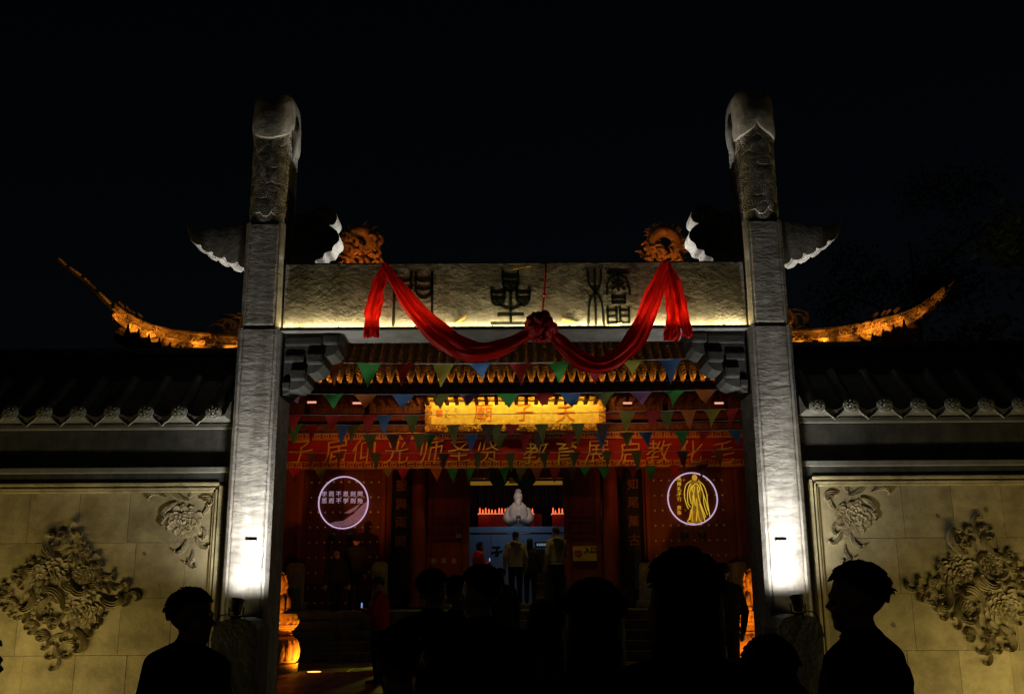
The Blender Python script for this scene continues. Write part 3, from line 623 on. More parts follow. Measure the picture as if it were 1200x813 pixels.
# main ridge, diagonal ridges, hips
m = MB(); m.box((HC-4.7, RY-.15, RZ-.1), (HC+4.7, RY+.15, RZ+.42), .05); m.build('main_ridge', GOLDR, roof)
AMB = (1, .50, .09)
def hip(sd):
    P = hip_pts(sd); h = sub('hip_ridge', hall)
    pts = spline(P, 4); N = len(pts); m = MB(); rows = []
    for i, p in enumerate(pts):
        u = i/(N-1); hh = .62*(1-u)**.8+.10; w = .16*(1-u)+.05; tn = pts[min(i+1, N-1)]-pts[max(0, i-1)]; sx = Vector((tn.y, -tn.x, 0)); sx = sx.normalized() if sx.length > 1e-4 else Vector((0, -1, 0))
        if sx.y > 0: sx = -sx
        pr = [(1.3, -hh), (1.3, -hh*.86), (.9, -hh*.84), (.85, -hh*.55), (1.15, -hh*.5), (1.15, -hh*.4), (.8, -hh*.36), (.8, -hh*.12), (1.25, -hh*.08), (1.2, 0), (.5, .05), (-.5, .05), (-1.2, 0), (-1.2, -hh)]
        rows.append([p+sx*(a*w)+Vector((0, 0, b)) for a, b in pr])
    cut = int(N*.64) if sd < 0 else int(N*.93)
    m.grid(rows[:cut]); m.add(rows[0], [tuple(range(14))]); m.add(rows[cut-1], [tuple(range(14))]); m.build('ridge_body', GOLDR, h, 35)
    bs = MB(); rb = random.Random(17+sd)
    for i in range(1, cut-1):
        for q in range(2):
            u = i/(N-1); hh = .62*(1-u)**.8+.10; p_ = pts[i]+Vector((rb.uniform(-.1, .1), -.17*(1-u)-.06, -hh*rb.uniform(.1, .75))); a0 = rb.uniform(0, 6); r0 = rb.uniform(.05, .11)*(1.1-u)
            bs.tube([p_+Vector((r0*math.cos(a0+t*.8)*(1-t*.1), -.02, r0*math.sin(a0+t*.8)*(1-t*.1))) for t in range(7)], [.03, .032, .03, .027, .022, .016, .008], 5)
    tag(bs.build('ridge_carving', GOLDR, h, True), kind='stuff')
    # slim finial pieces climbing to the tip
    k = cut
    while k < N-2:
        e = min(N-1, k+(3 if sd < 0 else 2)); m = MB(); m.tube([pts[k]-Vector((0, 0, .06)), pts[e]-Vector((0, 0, .05))], [.085*(1.25-k/N), .075*(1.2-k/N)], 8); m.build('finial_tile', GOLDR, h, 40); k = e+1
    # dark line under the hip tail
    m = MB(); m.tube([p-Vector((0, 0, .13)) for p in pts[cut-6:]], [.05*(1-i/(N-cut+6))+.02 for i in range(N-cut+6)], 6); m.build('tail_rib', BLACKT, h)
    # small roof beasts and leaf scrolls on the ridge foot
    rnd = random.Random(3)
    for k in range(4):
        p = pts[int((.45+.04*k)*N)]; m = MB(); m.tube([p, p+Vector((-.02*sd, 0, .12)), p+Vector((.05*sd, -.02, .19)), p+Vector((.10*sd, -.02, .17))], [.06, .05, .045, .02], 7); m.ball(p+Vector((.06*sd, -.02, .2)), .05, 7, 5); m.build('roof_beast', GOLDR, h, True)
    b = pts[2]+Vector((sd*.05, -.1, .0)); m = MB()
    for k in range(14):
        a = rnd.uniform(.3, 2.9); L = rnd.uniform(.25, .75); q = b+Vector((rnd.uniform(-.45, .35)*-sd*1.0, rnd.uniform(-.1, .1), rnd.uniform(-.1, .15)))
        m.tube(spline([q, q+Vector((math.cos(a)*L*.4, -.03, math.sin(a)*L*.5)), q+Vector((math.cos(a+.7)*L*.7, -.05, math.sin(a+.5)*L*.75)), q+Vector((math.cos(a+1.6)*L*.7, -.05, math.sin(a+1.1)*L*.7))], 4), [.06, .065, .065, .06, .055, .05, .045, .04, .035, .03, .025, .018, .01], 6)
    m.build('dragon_ornament', GOLDR, h, True)
    # amber strip along the front of the ridge
    for k, pw in ((.05, 1.6), (.16, 2.8), (.27, 1.2), (.38, 3.0), (.47, 2.6), (.56, 1.6), (.68, .8))+(((.80, .6), (.92, .5)) if sd < 0 else ((.85, .6),)):
        p = pts[int(k*(N-1))]; q = p+Vector((0, -.38, -.42*(1-k)))
        lamp('AREA', 'ridge_lamp', q, p+Vector((0, .1, -.12)), pw*.62, (1, .44, .06), .30, .05, parent=h)
    d = MB(); d.tube([P[0]+Vector((0, .1, -.1)), Vector((HC+sd*4.7, RY, RZ+.1))], .22, 8); d.build('diagonal_ridge', GOLDR, h)
for sd in (-1, 1): hip(sd)
# dragon-scroll ends on the main ridge
def ridge_dragon(px, sd):
    d = sub('ridge_dragon', hall); c = at(px, 287, RY-.1); m = MB(); rnd = random.Random(9+sd)
    body = []
    for i in range(40):
        u = i/39; a = -.9+u*5.2; r = .56*(1-.62*u); body.append(c+Vector((sd*r*math.cos(a)*.9, 0, r*math.sin(a)+.02)))
    m.tube(body, [.11+.07*math.sin(PI*i/39) for i in range(40)], 8); m.build('coiled_body', GOLDR, d, True)
    m = MB()
    for i in range(0, 34, 1):
        p = body[i]; o_ = (p-c).normalized(); t = (body[i+1]-p).normalized(); L = rnd.uniform(.10, .30)
        m.tube([p+o_*.1, p+o_*(.12+L*.6)+t*.03, p+o_*(.12+L)+t*.12], [.05, .035, .004], 5)
    m.build('fin', GOLDR, d, True)
    m = MB()
    for k in range(34):
        q = c+Vector((-sd*rnd.uniform(-.48, .58), rnd.uniform(-.15, .1), rnd.uniform(-.75, .12))); a = rnd.uniform(.4, 2.7)
        m.tube(spline([q, q+Vector((math.cos(a)*.15, -.05, math.sin(a)*.17)), q+Vector((math.cos(a+.8)*.26, -.06, math.sin(a+.5)*.30))], 4), [.08, .08, .075, .07, .06, .05, .04, .03, .01], 6)
    m.build('flame_scroll', GOLDR, d, True)
    m = MB(); hd = body[-1]; m.ball(hd, .14, 10, 8); m.tube([hd, hd+Vector((-sd*.18, -.05, -.03)), hd+Vector((-sd*.30, -.05, .02))], [.10, .085, .05], 7); m.build('dragon_head', GOLDR, d, True)
    lamp('AREA', 'dragon_lamp', c+Vector((0, -.95, -1.15)), c+Vector((0, 0, .1)), 9, (1, .30, .04), .4, .1, parent=d)
ridge_dragon(424, -1); ridge_dragon(776, 1)
# amber strip lying on the eave behind the antefixes
ev = tag(empty('eave_light_strip', (HC, EY, EZ)), 'amber light strip lying behind the antefixes along the hall eave', 'light strip')
m = MB(); m.box((HC-5.2, EY+.10, EZ+.075), (HC+5.2, EY+.13, EZ+.095)); m.build('strip_body', BLACK, ev)
for k in range(8):
    x = HC-4.55+k*1.3; lamp('AREA', 'eave_lamp', (x, EY+.02, EZ+.20), (x, EY+.6, EZ+.62), 6, (1, .42, .06), 1.25, .03, parent=ev)

# facade: beams, columns, doors
fz0 = 1.04; DT = hz(549, HY)
m = MB(); m.box((-9, HY+.1, DT+.25), (9.2, HY+.4, EZ+.3)); m.build('upper_wall', REDD, hall)
for (y0, y1, dy, mm) in ((457, 463, -1.0, PRED), (484, 492, -.75, PRED), (496, 505, -.7, CARV)):
    m = MB(); Y = HY+dy; m.box((-8.6, Y, hz(y1, Y)), (8.8, Y+.22, hz(y0, Y)), .02); m.build('architrave', mm, hall)
# openwork panels under the eave
for k in range(9):
    if 3 <= k <= 5: continue
    Y = HY-.82; xc = HC+(k-4)*1.55; m = MB(); z0, z1 = hz(483, Y), hz(464, Y)
    m.box((xc-.70, Y, z0), (xc+.70, Y+.05, z0+.05)); m.box((xc-.70, Y, z1-.05), (xc+.70, Y+.05, z1)); m.box((xc-.7, Y, z0+.05), (xc-.65, Y+.05, z1-.05)); m.box((xc+.65, Y, z0+.05), (xc+.7, Y+.05, z1-.05))
    for q in range(11):
        for r_ in range(3): m.lathe([(.05, -.02), (.062, -.02), (.062, .03), (.05, .03)], (xc-.58+q*.116, Y+.02, z0+.11+(z1-z0-.22)*r_/2), 8, 'Y')
    m.build('openwork_panel', CARV, hall)
colm = MB(); colm.lathe([(.24, 0), (.26, .06), (.22, .14), (.20, .2), (.195, 5.2)], (0, 0, 0), 20); a_ = colm.build('column', REDL, hall, 40, origin=(0, 0, 0)); cd = a_.data; bpy.data.objects.remove(a_)
cols = [at(490, 620, HY-.25).x, at(716, 620, HY-.25).x, at(300, 620, HY-.25).x, at(905, 620, HY-.25).x]
for x in cols: piece('column', cd, hall, (x, HY-.25, fz0))
def px_x(x, Y=HY): return at(x, 620, Y).x
def wallbox(name, xa, xb, za, zb, ya, yb, mm, bev=.015):
    m = MB(); m.box((xa, ya, za), (xb, yb, zb), bev); return m.build(name, mm, hall)
# solid wall pieces between openings
for a, b in ((250, 350), (450, 497), (706, 758), (866, 960)):
    wallbox('wall_panel', px_x(a), px_x(b), fz0, DT+.3, HY+.02, HY+.25, REDD)
for a in (352, 449, 760, 865): wallbox('door_post', px_x(a)-.06, px_x(a)+.06, fz0, DT+.28, HY-.08, HY+.1, REDL)
wallbox('door_head', px_x(350), px_x(450), DT-.02, DT+.24, HY-.1, HY+.1, REDL); wallbox('door_head', px_x(760), px_x(865), DT-.02, DT+.24, HY-.1, HY+.1, REDL)
sm = MB(); sm.ball((0, 0, 0), (.034, .04, .034), 8, 6); a_ = sm.build('stud', STUD, hall, True, origin=(0, 0, 0)); sdta = a_.data; bpy.data.objects.remove(a_)
def studded_door(xa, xb, sx0, sx1):
    xm = (xa+xb)/2
    for q, (l0, l1) in enumerate(((xa+.06, xm-.008), (xm+.008, xb-.06))):
        m = MB(); m.box((l0, HY, fz0+.05), (l1, HY+.09, DT-.03), .01); d = m.build('studded_door_leaf', REDD, hall)
        for r_ in range(9):
            for c in range(5):
                i = c+5*q; x = px_x(sx0+(sx1-sx0)*i/9); z = hz(563.5+17.7*r_, HY)
                piece('stud', sdta, d, (x, HY-.012, z))
        m = MB(); xk = l1-.22 if q == 0 else l0+.22; zk = hz(627, HY); m.lathe([(0, -.05), (.05, -.05), (.10, -.01), (.11, 0), (0, 0)], (xk, HY-.005, zk), 14, 'Y')
        ring = [(xk+.075*math.sin(t/14*2*PI), HY-.06, zk-.10+.085*math.cos(t/14*2*PI)) for t in range(15)]; m.tube(ring, .014, 6); m.build('ring_knocker', mat('bronze_green', (.05, .07, .045), .5, .4, 20, metal=.4), d, True)
studded_door(px_x(352), px_x(449), 363, 443); studded_door(px_x(760), px_x(865), 768, 849)
# open leaves of the middle doorway, folded back against the wall
def open_leaf(xa, xb):
    m = MB(); m.box((xa, HY-.06, fz0+.12), (xb, HY+.04, DT+.2), .01); d = m.build('open_door_leaf', REDL, hall)
    for z0, z1 in ((hz(607, HY), hz(556, HY)), (hz(625, HY), hz(611, HY)), (hz(690, HY), hz(630, HY))):
        for (x0, x1, a0, a1) in ((xa+.14, xb-.14, z0, z0+.05), (xa+.14, xb-.14, z1-.05, z1), (xa+.14, xa+.19, z0+.05, z1-.05), (xb-.19, xb-.14, z0+.05, z1-.05)):
            m = MB(); m.box((x0, HY-.085, a0), (x1, HY-.058, a1), .006); m.build('panel_moulding', REDD, d)
open_leaf(px_x(499), px_x(550)); open_leaf(px_x(661), px_x(705))
wallbox('lintel_beam', px_x(497), px_x(706), hz(560, HY), DT+.26, HY-.05, HY+.25, REDL)
# couplet boards
INKB = mat('couplet_black', (.012, .011, .010), .35, .3, 5)
for (xa, xb, txt, lb) in ((458, 482, '聖與兩間', 'black couplet board with gilt characters on the left of the doorway'), (730, 755, '知尾萬古', 'black couplet board with gilt characters on the right of the doorway')):
    x0, x1 = px_x(xa, HY-.45), px_x(xb, HY-.45); z0, z1 = 1.5, hz(550, HY-.45); xc = (x0+x1)/2; w = (x1-x0)/2
    cb = tag(empty('couplet_board', (xc, HY-.45, z0)), lb, 'board'); o = [(-w, .05), (-w*.6, -.02), (0, -.05), (w*.6, -.02), (w, .05), (w, .09), (-w, .09)]
    m = MB(); m.prism([(xc+a, HY-.45+b, z0) for a, b in o], (0, 0, z1-z0)); m.build('board', INKB, cb)
    for k, ch in enumerate(txt): glyph('gilt_character', ch, .30, mat('dim_gilt', (.13, .055, .016), .5, .2), cb, (xc, HY-.53, z1-.40-k*.47), depth=.01, bold=.004, rough=.02, seed=k)
    m = MB(); m.box((xc-.2, HY-.36, z1-.1), (xc+.2, HY-.1, z1-.05)); m.build('bracket', BLACK, cb)
# plaque
PY = HY-.95; p0, p1 = at(506, 470, PY), at(702, 496, PY)
plq = tag(empty('name_plaque', (HC, PY, p1.z)), 'brightly lit gold plaque with three red characters above the doorway', 'plaque')
m = MB(); m.box((p0.x, PY-.03, p1.z), (p1.x, PY+.05, p0.z), .008); m.build('panel', GOLD, plq)
def carved(xa, xb, za, zb):
    m = MB(); m.box((xa, PY-.06, za), (xb, PY+.08, zb), .03)
    rnd = random.Random(int(xa*100)); 
    for k in range(int(abs((xb-xa)*(zb-za))*220)):
        x, z = rnd.uniform(xa+.03, xb-.03), rnd.uniform(za+.03, zb-.03); a = rnd.uniform(0, 6)
        m.tube([(x+.05*math.cos(a+t*.9)*(1-t*.12), PY-.07, z+.05*math.sin(a+t*.9)*(1-t*.12)) for t in range(6)], [.02, .02, .018, .016, .012, .006], 5)
    m.build('carved_frame', GOLDF, plq, True)
fw = .17; carved(p0.x-fw, p1.x+fw, p0.z, p0.z+.18); carved(p0.x-fw, p1.x+fw, p1.z-.2, p1.z); carved(p0.x-fw, p0.x, p1.z+.002, p0.z-.002); carved(p1.x, p1.x+fw, p1.z+.002, p0.z-.002)
m = MB(); m.box((p0.x+.01, PY-.055, p0.z-.02), (p1.x-.01, PY-.028, p0.z-.002)); m.build('dark_moulding', mat('dark_gilt', (.12, .06, .01), .5, .2), plq)  # thin dark gilt moulding under the top frame
PRD = mat('plaque_orange', (.62, .18, .02), .6, .2)
for x, ch in ((566, '廟'), (614, '子'), (663, '夫')): glyph('plaque_character', ch, .52, PRD, plq, at(x, 483, PY-.04), depth=.012, rough=.03, seed=x)
for k in range(4):       # faint signature: too small to read, loose brush strokes
    c_ = at(524+10.4*(k % 2), 480+7*(k//2), PY-.04); rs_ = random.Random(k+3); m = MB()
    for q in range(5): m.tube([c_+Vector((rs_.uniform(-.06, .06), 0, rs_.uniform(-.06, .06))) for _ in range(3)], .009, 5)
    m.build('signature', mat('pale_gilt', (.85, .68, .25), .5, .1), plq)
sq = at(515, 484, PY-.04); m = MB(); m.box((sq.x-.08, PY-.045, sq.z-.08), (sq.x+.08, PY-.028, sq.z+.08)); m.build('red_stamp', PRD, plq)
pl = at(600, 453, EY+.15)
for x in (-1.7, -.55, .6, 1.75): lamp('AREA', 'plaque_lamp', (x, PY-.75, p0.z+.42), (x, PY, p1.z+.20), 16, (1, .64, .12), .5, .1, parent=plq)
# banner
BY = HY-.78; bz0, bz1 = hz(548, BY), hz(506, BY); bx0, bx1 = at(318, 525, BY).x, at(890, 525, BY).x
bn = tag(empty('cloth_banner', (HC, BY, bz0)), 'long red banner with gold characters and key border across the hall front', 'banner')
m = MB(); rows = []
for i in range(121):
    u = i/120; x = bx0+(bx1-bx0)*u
    rows.append([(x, BY+.02*math.sin(u*34+z*3)+.015*math.sin(u*81+z*9), bz0+(bz1-bz0)*z) for z in (0, .2, .4, .6, .8, 1)])
m.grid(rows); m.build('cloth', BAN, bn, True)
GBR = mat('banner_gold', (.62, .36, .06), .5, .15)
for zc, nm in ((bz0+.09, 'key_border'), (bz1-.10, 'key_border')):
    m = MB(); Y = BY-.05
    for dz in (-.085, .075): m.box((bx0, Y, zc+dz), (bx1, Y+.006, zc+dz+.018))
    x = bx0
    while x < bx1-.3:
        for (a0, b0, a1, b1) in ((.0, -.055, .02, .055), (.0, .035, .16, .055), (.14, -.03, .16, .055), (.06, -.03, .16, -.012), (.06, -.03, .078, .015), (.0, -.055, .20, -.038)): m.box((x+a0, Y, zc+b0), (x+a1, Y+.006, zc+b1))
        x += .22
    m.build(nm, GBR, bn)
for x, ch in zip((352, 393, 427, 464, 506, 538, 572, 628, 665, 699, 737, 772, 810, 847), '子届仰光师圣贤教育展启教化毛'):
    glyph('gold_character', ch, .66, GOLDT, bn, at(x, 529, BY-.06), depth=.012, bold=-.005, rough=.04, seed=x, shear=.12)
# eave flood lamps
for k, (x, y) in enumerate(((366, 472), (419, 473), (474, 471), (735, 473), (842, 473))):
    p = at(x, y, EY-.05); fl = tag(empty('flood_lamp', p), ('leftmost', 'second from left', 'nearest left of the plaque', 'nearest right of the plaque', 'rightmost')[k]+' small flood lamp hanging under the hall eave', 'lamp', 'flood lamps under the hall eave')
    m = MB(); m.box(p+Vector((-.13, -.06, -.07)), p+Vector((.13, .06, .04)), .015); m.build('housing', mat('lamp_red', (.16, .05, .03), .5, .1), fl)
    m = MB(); m.box(p+Vector((-.11, -.045, -.02)), p+Vector((.11, -.062, .03))); m.build('glass', mat('lamp_glass', (.8, .6, .5), .3, 0, emit=(1, .42, .28), estr=.9), fl)
    m = MB(); m.tube([p+Vector((0, 0, .04)), p+Vector((0, 0, .22)), p+Vector((.03, .1, .38))], .015, 6); m.build('rod', BLACK, fl)
    lamp('SPOT', 'flood_light', p+Vector((0, .1, -.08)), Vector((p.x, HY-.5, bz0+.75)), 24 if k in (2, 3) else 6, (1, .30, .09), .05, cone=110, blend=.9, parent=fl)

# round projections on the doors, their light put in as glowing shapes
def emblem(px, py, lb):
    c = at(px, py, HY-.06); e = tag(empty('projected_emblem', c), lb, 'emblem'); r_ = 29/FPX*HY*1.0*.985
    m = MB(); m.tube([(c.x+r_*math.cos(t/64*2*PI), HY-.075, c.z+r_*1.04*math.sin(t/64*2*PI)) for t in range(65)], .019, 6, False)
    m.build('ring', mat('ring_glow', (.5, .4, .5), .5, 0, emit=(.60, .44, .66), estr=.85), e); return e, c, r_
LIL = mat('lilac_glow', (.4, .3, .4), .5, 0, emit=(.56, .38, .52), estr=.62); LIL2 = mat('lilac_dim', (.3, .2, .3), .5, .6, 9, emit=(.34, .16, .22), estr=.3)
e, c, r_ = emblem(402.5, 588.5, 'projected lilac light ring with two lines of characters on the left studded door')
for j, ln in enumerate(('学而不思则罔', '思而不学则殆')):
    for k, ch in enumerate(ln): glyph('projected_character', ch, .145, LIL, e, at(380+8.4*k, 578.5+j*8, HY-.07), depth=.006, bold=.001)
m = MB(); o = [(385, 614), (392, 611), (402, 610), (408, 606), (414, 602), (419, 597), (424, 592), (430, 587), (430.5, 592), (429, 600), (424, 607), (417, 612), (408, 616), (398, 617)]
m.prism([at(x, y, HY-.07) for x, y in o], (0, .008, 0)); m.build('projected_landscape', LIL2, e)
m = MB(); m.prism([at(x, y, HY-.07) for x, y in ((403, 601), (410, 597), (420, 591), (424, 588), (417, 597), (410, 601))], (0, .008, 0)); m.build('projected_landscape', LIL2, e)
e, c, r_ = emblem(811.5, 584, 'projected light ring with a golden robed figure on the right studded door')
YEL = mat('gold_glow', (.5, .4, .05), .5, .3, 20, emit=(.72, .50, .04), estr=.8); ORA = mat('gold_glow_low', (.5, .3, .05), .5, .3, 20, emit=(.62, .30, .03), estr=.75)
for k, ch in enumerate('先师孔子行教像'): glyph('projected_character', ch, .115, ORA if k > 3 else YEL, e, at(796, 561+5.9*k+(4 if k > 4 else 0), HY-.07), depth=.006, bold=.001)
def strokes_px(ls, w, name, mm, par):
    m = MB()
    for l_ in ls: m.tube(spline([at(x, y, HY-.07) for x, y in l_], 5), w, 5)
    m.build(name, mm, par)
m = MB(); m.ball(at(814, 559.5, HY-.06), (.07, .02, .085), 12, 8); m.build('projected_figure_head', ORA, e)
m = MB(); m.prism([at(x, y, HY-.066) for x, y in ((810, 563), (818, 563), (822, 569), (822, 580), (820, 592), (826, 606), (822, 612), (811, 613), (808, 608), (811, 596), (809, 584), (806, 574))], (0, .008, 0)); m.build('projected_figure_robe', mat('gold_glow_faint', (.4, .25, .04), .5, .5, 14, emit=(.5, .26, .02), estr=.28), e)
strokes_px([[(810, 563), (804, 568), (802, 580), (805, 592), (807, 596)], [(809, 566), (806, 575), (806, 588), (809, 594)], [(818, 563), (824, 568), (828, 578), (829, 588), (831, 600), (832, 605)], [(820, 566), (824, 578), (825, 590), (829, 603)], [(814, 570), (813, 580), (815, 592)], [(817, 570), (819, 584), (824, 598), (827, 606)], [(811, 568), (808, 578), (810, 590)], [(815, 566), (811, 572), (812, 576)], [(816, 566), (820, 572), (818, 577)], [(822, 572), (826, 584), (830, 598)], [(812, 580), (812, 590), (810, 600), (808, 609)], [(816, 584), (817, 596), (816, 610)], [(820, 590), (824, 602), (826, 610)]], .012, 'projected_robe_line', YEL, e)
strokes_px([[(810, 596), (808, 606), (806, 611), (812, 613), (820, 614), (829, 609), (833, 605)], [(812, 598), (811, 606), (812, 611)], [(818, 598), (819, 606), (822, 612)]], .014, 'projected_robe_hem', ORA, e)

# inside the doorway
room = empty('shrine_room', (HC, 29, 1.16), 'dark shrine room seen through the open doorway, with curtains and valance', 'room')
m = MB(); m.box((-3.5, 33.5, 1.16), (3.7, 33.7, 6)); m.box((-3.6, 26.6, 1.16), (-3.45, 33.5, 6)); m.box((3.6, 26.6, 1.16), (3.75, 33.5, 6)); m.box((-3.6, 26.6, 5.4), (3.75, 33.7, 5.6)); m.build('shell', mat('room_dark', (.05, .025, .015), .8, .3), room)
m = MB(); rows = []
for i in range(161):
    x = -2.6+5.3*i/160; rows.append([(x, 32.2+.09*math.sin(i*.78)+.03*math.sin(i*.31), z) for z in (hz(594, 32.2), hz(572, 32.2), hz(556, 32.2))])
m.grid(rows); m.build('striped_curtain', mat('curtain_blue', (.06, .06, .11), .6, .4, 5), room, True)
m = MB(); Y = HY+.32; m.box((px_x(551, Y), Y, hz(568, Y)), (px_x(660, Y), Y+.06, hz(563.5, Y)), .01); m.build('gilt_rail', mat('rail_gold_glow', (.6, .34, .05), .5, .3, emit=(.6, .3, .03), estr=.25), room)  # gilt rail glows by itself, standing in for lamplight on it
for xs_, xe in ((573, 596), (602, 630)):
    for q in range(4):
        m = MB(); Y = HY-.12; path = [(xs_-q*.3, 553+q*1.5), ((xs_*.7+xe*.3), 560+q*2.4), ((xs_*.35+xe*.65), 561.5+q*2.3), (xe+q*.3, 554+q*1.2)]
        cloth(m, path, [.08, .13, .13, .07], Y, 2, .03, q+7, 6); m.build('green_swag', mat('green_silk', (.04, .16, .04), .5, .2, trans=.1), room, True)
m = MB(); m.prism([at(596, 566, HY-.1), at(600, 558, HY-.1), at(606, 566, HY-.1)], (0, .03, 0)); m.build('gilt_boss', GOLD, room)
# blue partition in front of the statue
bp = empty('blue_partition', (HC, 28, 1.16), 'pale blue partition screen with an ink character inside the doorway', 'screen')
BLU = mat('pale_blue_paint', (.30, .42, .56), .6, .12, 3)
QY = 28.0
ztop = hz(617, QY); zm = hz(624, QY)
xs_ = [px_x(v, QY) for v in (540, 575, 611, 648, 676)]
for a, b in zip(xs_[:-1], xs_[1:]):
    m = MB(); m.box((a+.006, QY, 1.16), (b-.006, QY+.06, zm-.03), .004); m.build('screen_panel', BLU, bp)
m = MB(); m.box((xs_[0], QY-.04, zm), (xs_[-1], QY+.10, ztop), .01); m.build('top_rail', BLU, bp)
strk = [[(577, 640), (582, 641), (586, 640)], [(586, 640), (582, 644), (584, 649), (580, 650)], [(576, 647), (583, 646), (589, 645)]]
m = MB()
for l_ in strk: m.tube(spline([at(x, y, QY-.01) for x, y in l_], 5), .02, 6)
m.build('ink_character', INK, bp)
lamp('AREA', 'partition_lamp', (.1, 27.0, 4.3), (.1, QY, 2.2), 4.2, (.50, .68, 1), .6, .2, parent=bp)
# marble statue behind the partition
st = empty('robed_statue', (.15, 30, 1.16), 'white marble statue of a bearded robed elder with joined hands', 'statue'); SY = 30.0
k = SY/FPX*.985
def sp(x, y): return at(x, y, SY)
m = MB(); rows = []; c0 = sp(607.5, 617).x; zb = hz(617, SY)-1.80
for z, w, d in ((0, 17.5, .42), (1.6, 15.5, .36), (1.78, 15.0, .34), (2.05, 14.0, .33), (2.25, 12.8, .32), (2.38, 10.8, .28), (2.47, 7.6, .22), (2.53, 4.6, .16), (2.58, 3.4, .13)):
    row = []
    for q in range(37):
        a = 2*PI*q/36; f = 1+.05*math.sin(a*9+z*4)*(1 if z < 2.3 else 0); row.append((c0+w*k*f*math.cos(a), SY+d*f*math.sin(a), zb+z))
    rows.append(row)
m.grid(rows); m.build('robe', WHITEM, st, True)
m = MB(); hc = Vector((c0, SY-.03, zb+2.66)); m.ball(hc, (.135, .15, .18), 14, 12); m.ball(hc+Vector((0, -.02, .17)), (.10, .11, .09), 12, 8); m.tube([hc+Vector((0, -.13, .03)), hc+Vector((0, -.16, -.04))], [.02, .028], 6); m.ball(hc+Vector((.115, .01, 0)), (.02, .03, .05), 8, 6); m.ball(hc+Vector((-.115, .01, 0)), (.02, .03, .05), 8, 6); m.build('head', WHITEM, st, True)
m = MB(); m.tube([hc+Vector((0, -.10, -.08)), hc+Vector((0, -.17, -.25)), hc+Vector((0, -.22, -.45))], [.10, .095, .02], 8); m.build('beard', WHITEM, st, True)
for s in (-1, 1):
    m = MB(); m.tube(spline([(c0+s*.26, SY-.02, zb+2.32), (c0+s*.36, SY-.10, zb+2.08), (c0+s*.26, SY-.28, zb+1.92), (c0+s*.04, SY-.40, zb+2.03)], 5), [.09]*6+[.105]*5+[.10]*4+[.06], 10); m.build('sleeve', WHITEM, st, True)
m = MB()
for q in range(5): m.tube([(c0-.06+q*.03, SY-.44, zb+2.03), (c0-.05+q*.025, SY-.50, zb+2.09), (c0-.03+q*.015, SY-.48, zb+2.15)], [.022, .02, .012], 6)
m.build('joined_hands', WHITEM, st, True)
lamp('SPOT', 'statue_lamp', (.15, 28.6, 5.2), (c0, SY, zb+2.1), 34, (1, .76, .60), .1, cone=40, blend=.8, parent=st)
# altar shelves with red offering candles
for n_, (xa, xb) in enumerate(((560, 594), (614, 626), (646, 661))):
    Y = 30.8; al = tag(empty('offering_shelf', at((xa+xb)/2, 604, Y)), ('red offering shelf with glowing candles left of the statue', 'small red offering shelf just right of the statue', 'red offering shelf with glowing candles at the right door edge')[n_], 'shelf')
    a, b = at(xa, 601.5, Y), at(xb, 601.5, Y); m = MB(); m.box((a.x, Y-.15, a.z-.03), (b.x, Y+.25, a.z), .005); m.build('shelf_top', mat('shelf_glow', (.7, .3, .15), .5, .1, emit=(1, .35, .15), estr=.5), al)  # shelf top glows by itself, standing in for the candles' light
    m = MB(); m.box((a.x+.02, Y-.1, 1.16), (b.x-.02, Y+.2, a.z-.032)); m.build('shelf_body', mat('shelf_red', (.3, .02, .01), .5, .1), al)
    x = a.x+.06; rr = random.Random(n_)
    while x < b.x-.03:
        h_ = rr.uniform(.07, .16); m = MB(); m.lathe([(.022, 0), (.022, h_), (.012, h_+.01), (.006, h_+.04)], (x, Y+rr.uniform(-.08, .12), a.z), 8); m.build('candle', mat('candle_glow', (.6, .1, .03), .5, 0, emit=(1, .16, .05), estr=1.2), al); x += rr.uniform(.07, .12)
for (a, b, y0, y1) in ((583, 635, 602, 614),):
    m = MB(); Y = 31.3; p, q = at(a, y1, Y), at(b, y0, Y); m.box((p.x, Y, 1.16), (q.x, Y+.1, q.z)); tag(m.build('altar_frontal', mat('shelf_red', (.3, .02, .01)), origin=(0, Y, 1.16)), 'red altar frontal behind the marble statue', 'altar')
for sx in (-.9, 1.2): lamp('POINT', 'candle_light', (sx, 30.4, hz(597, 30.4)), None, 1.6, (1, .22, .06), .15, parent=room)

# notices
def board(name, xa, ya, xb, yb, Y, mm, lb, cat):
    p, q = at(xa, yb, Y), at(xb, ya, Y); e = tag(empty(name, ((p.x+q.x)/2, Y, p.z)), lb, cat); m = MB(); m.box((p.x, Y, p.z), (q.x, Y+.03, q.z), .005); m.build('board', mm, e); return e
SGN = mat('sign_yellow', (.50, .40, .13), .6, .15, 4)
e = board('entrance_sign', 671.5, 639.5, 699, 657, HY-.14, SGN, 'yellow entrance sign with a red arrow on the right open door', 'sign')
for x, ch in ((688, '入'), (695.5, '口')): glyph('sign_character', ch, .17, INK, e, at(x, 644, HY-.15), depth=.006, bold=.003)
m = MB(); RD = mat('sign_red', (.5, .04, .02), .5, .1)
for l_ in ([(674, 645), (681, 645)], [(681, 645), (681, 649)], [(674, 645), (674, 649)], [(674, 649), (677, 649), (678, 652)], [(681, 649), (679, 649), (678, 652)]): m.tube([at(x, y, HY-.148) for x, y in l_], .018, 5)
m.build('arrow_mark', RD, e)
e = board('ticket_board', 501, 653.5, 541, 660, HY-.6, mat('ticket_red', (.30, .012, .012), .5, .1), 'narrow red board with pale characters left of the doorway', 'sign')
for x, ch in ((508.5, '检'), (520, '票'), (532, '处')): glyph('sign_character', ch, .14, mat('pale_letter', (.6, .55, .55), .6, .1), e, at(x, 656.7, HY-.61), depth=.006, bold=.002)
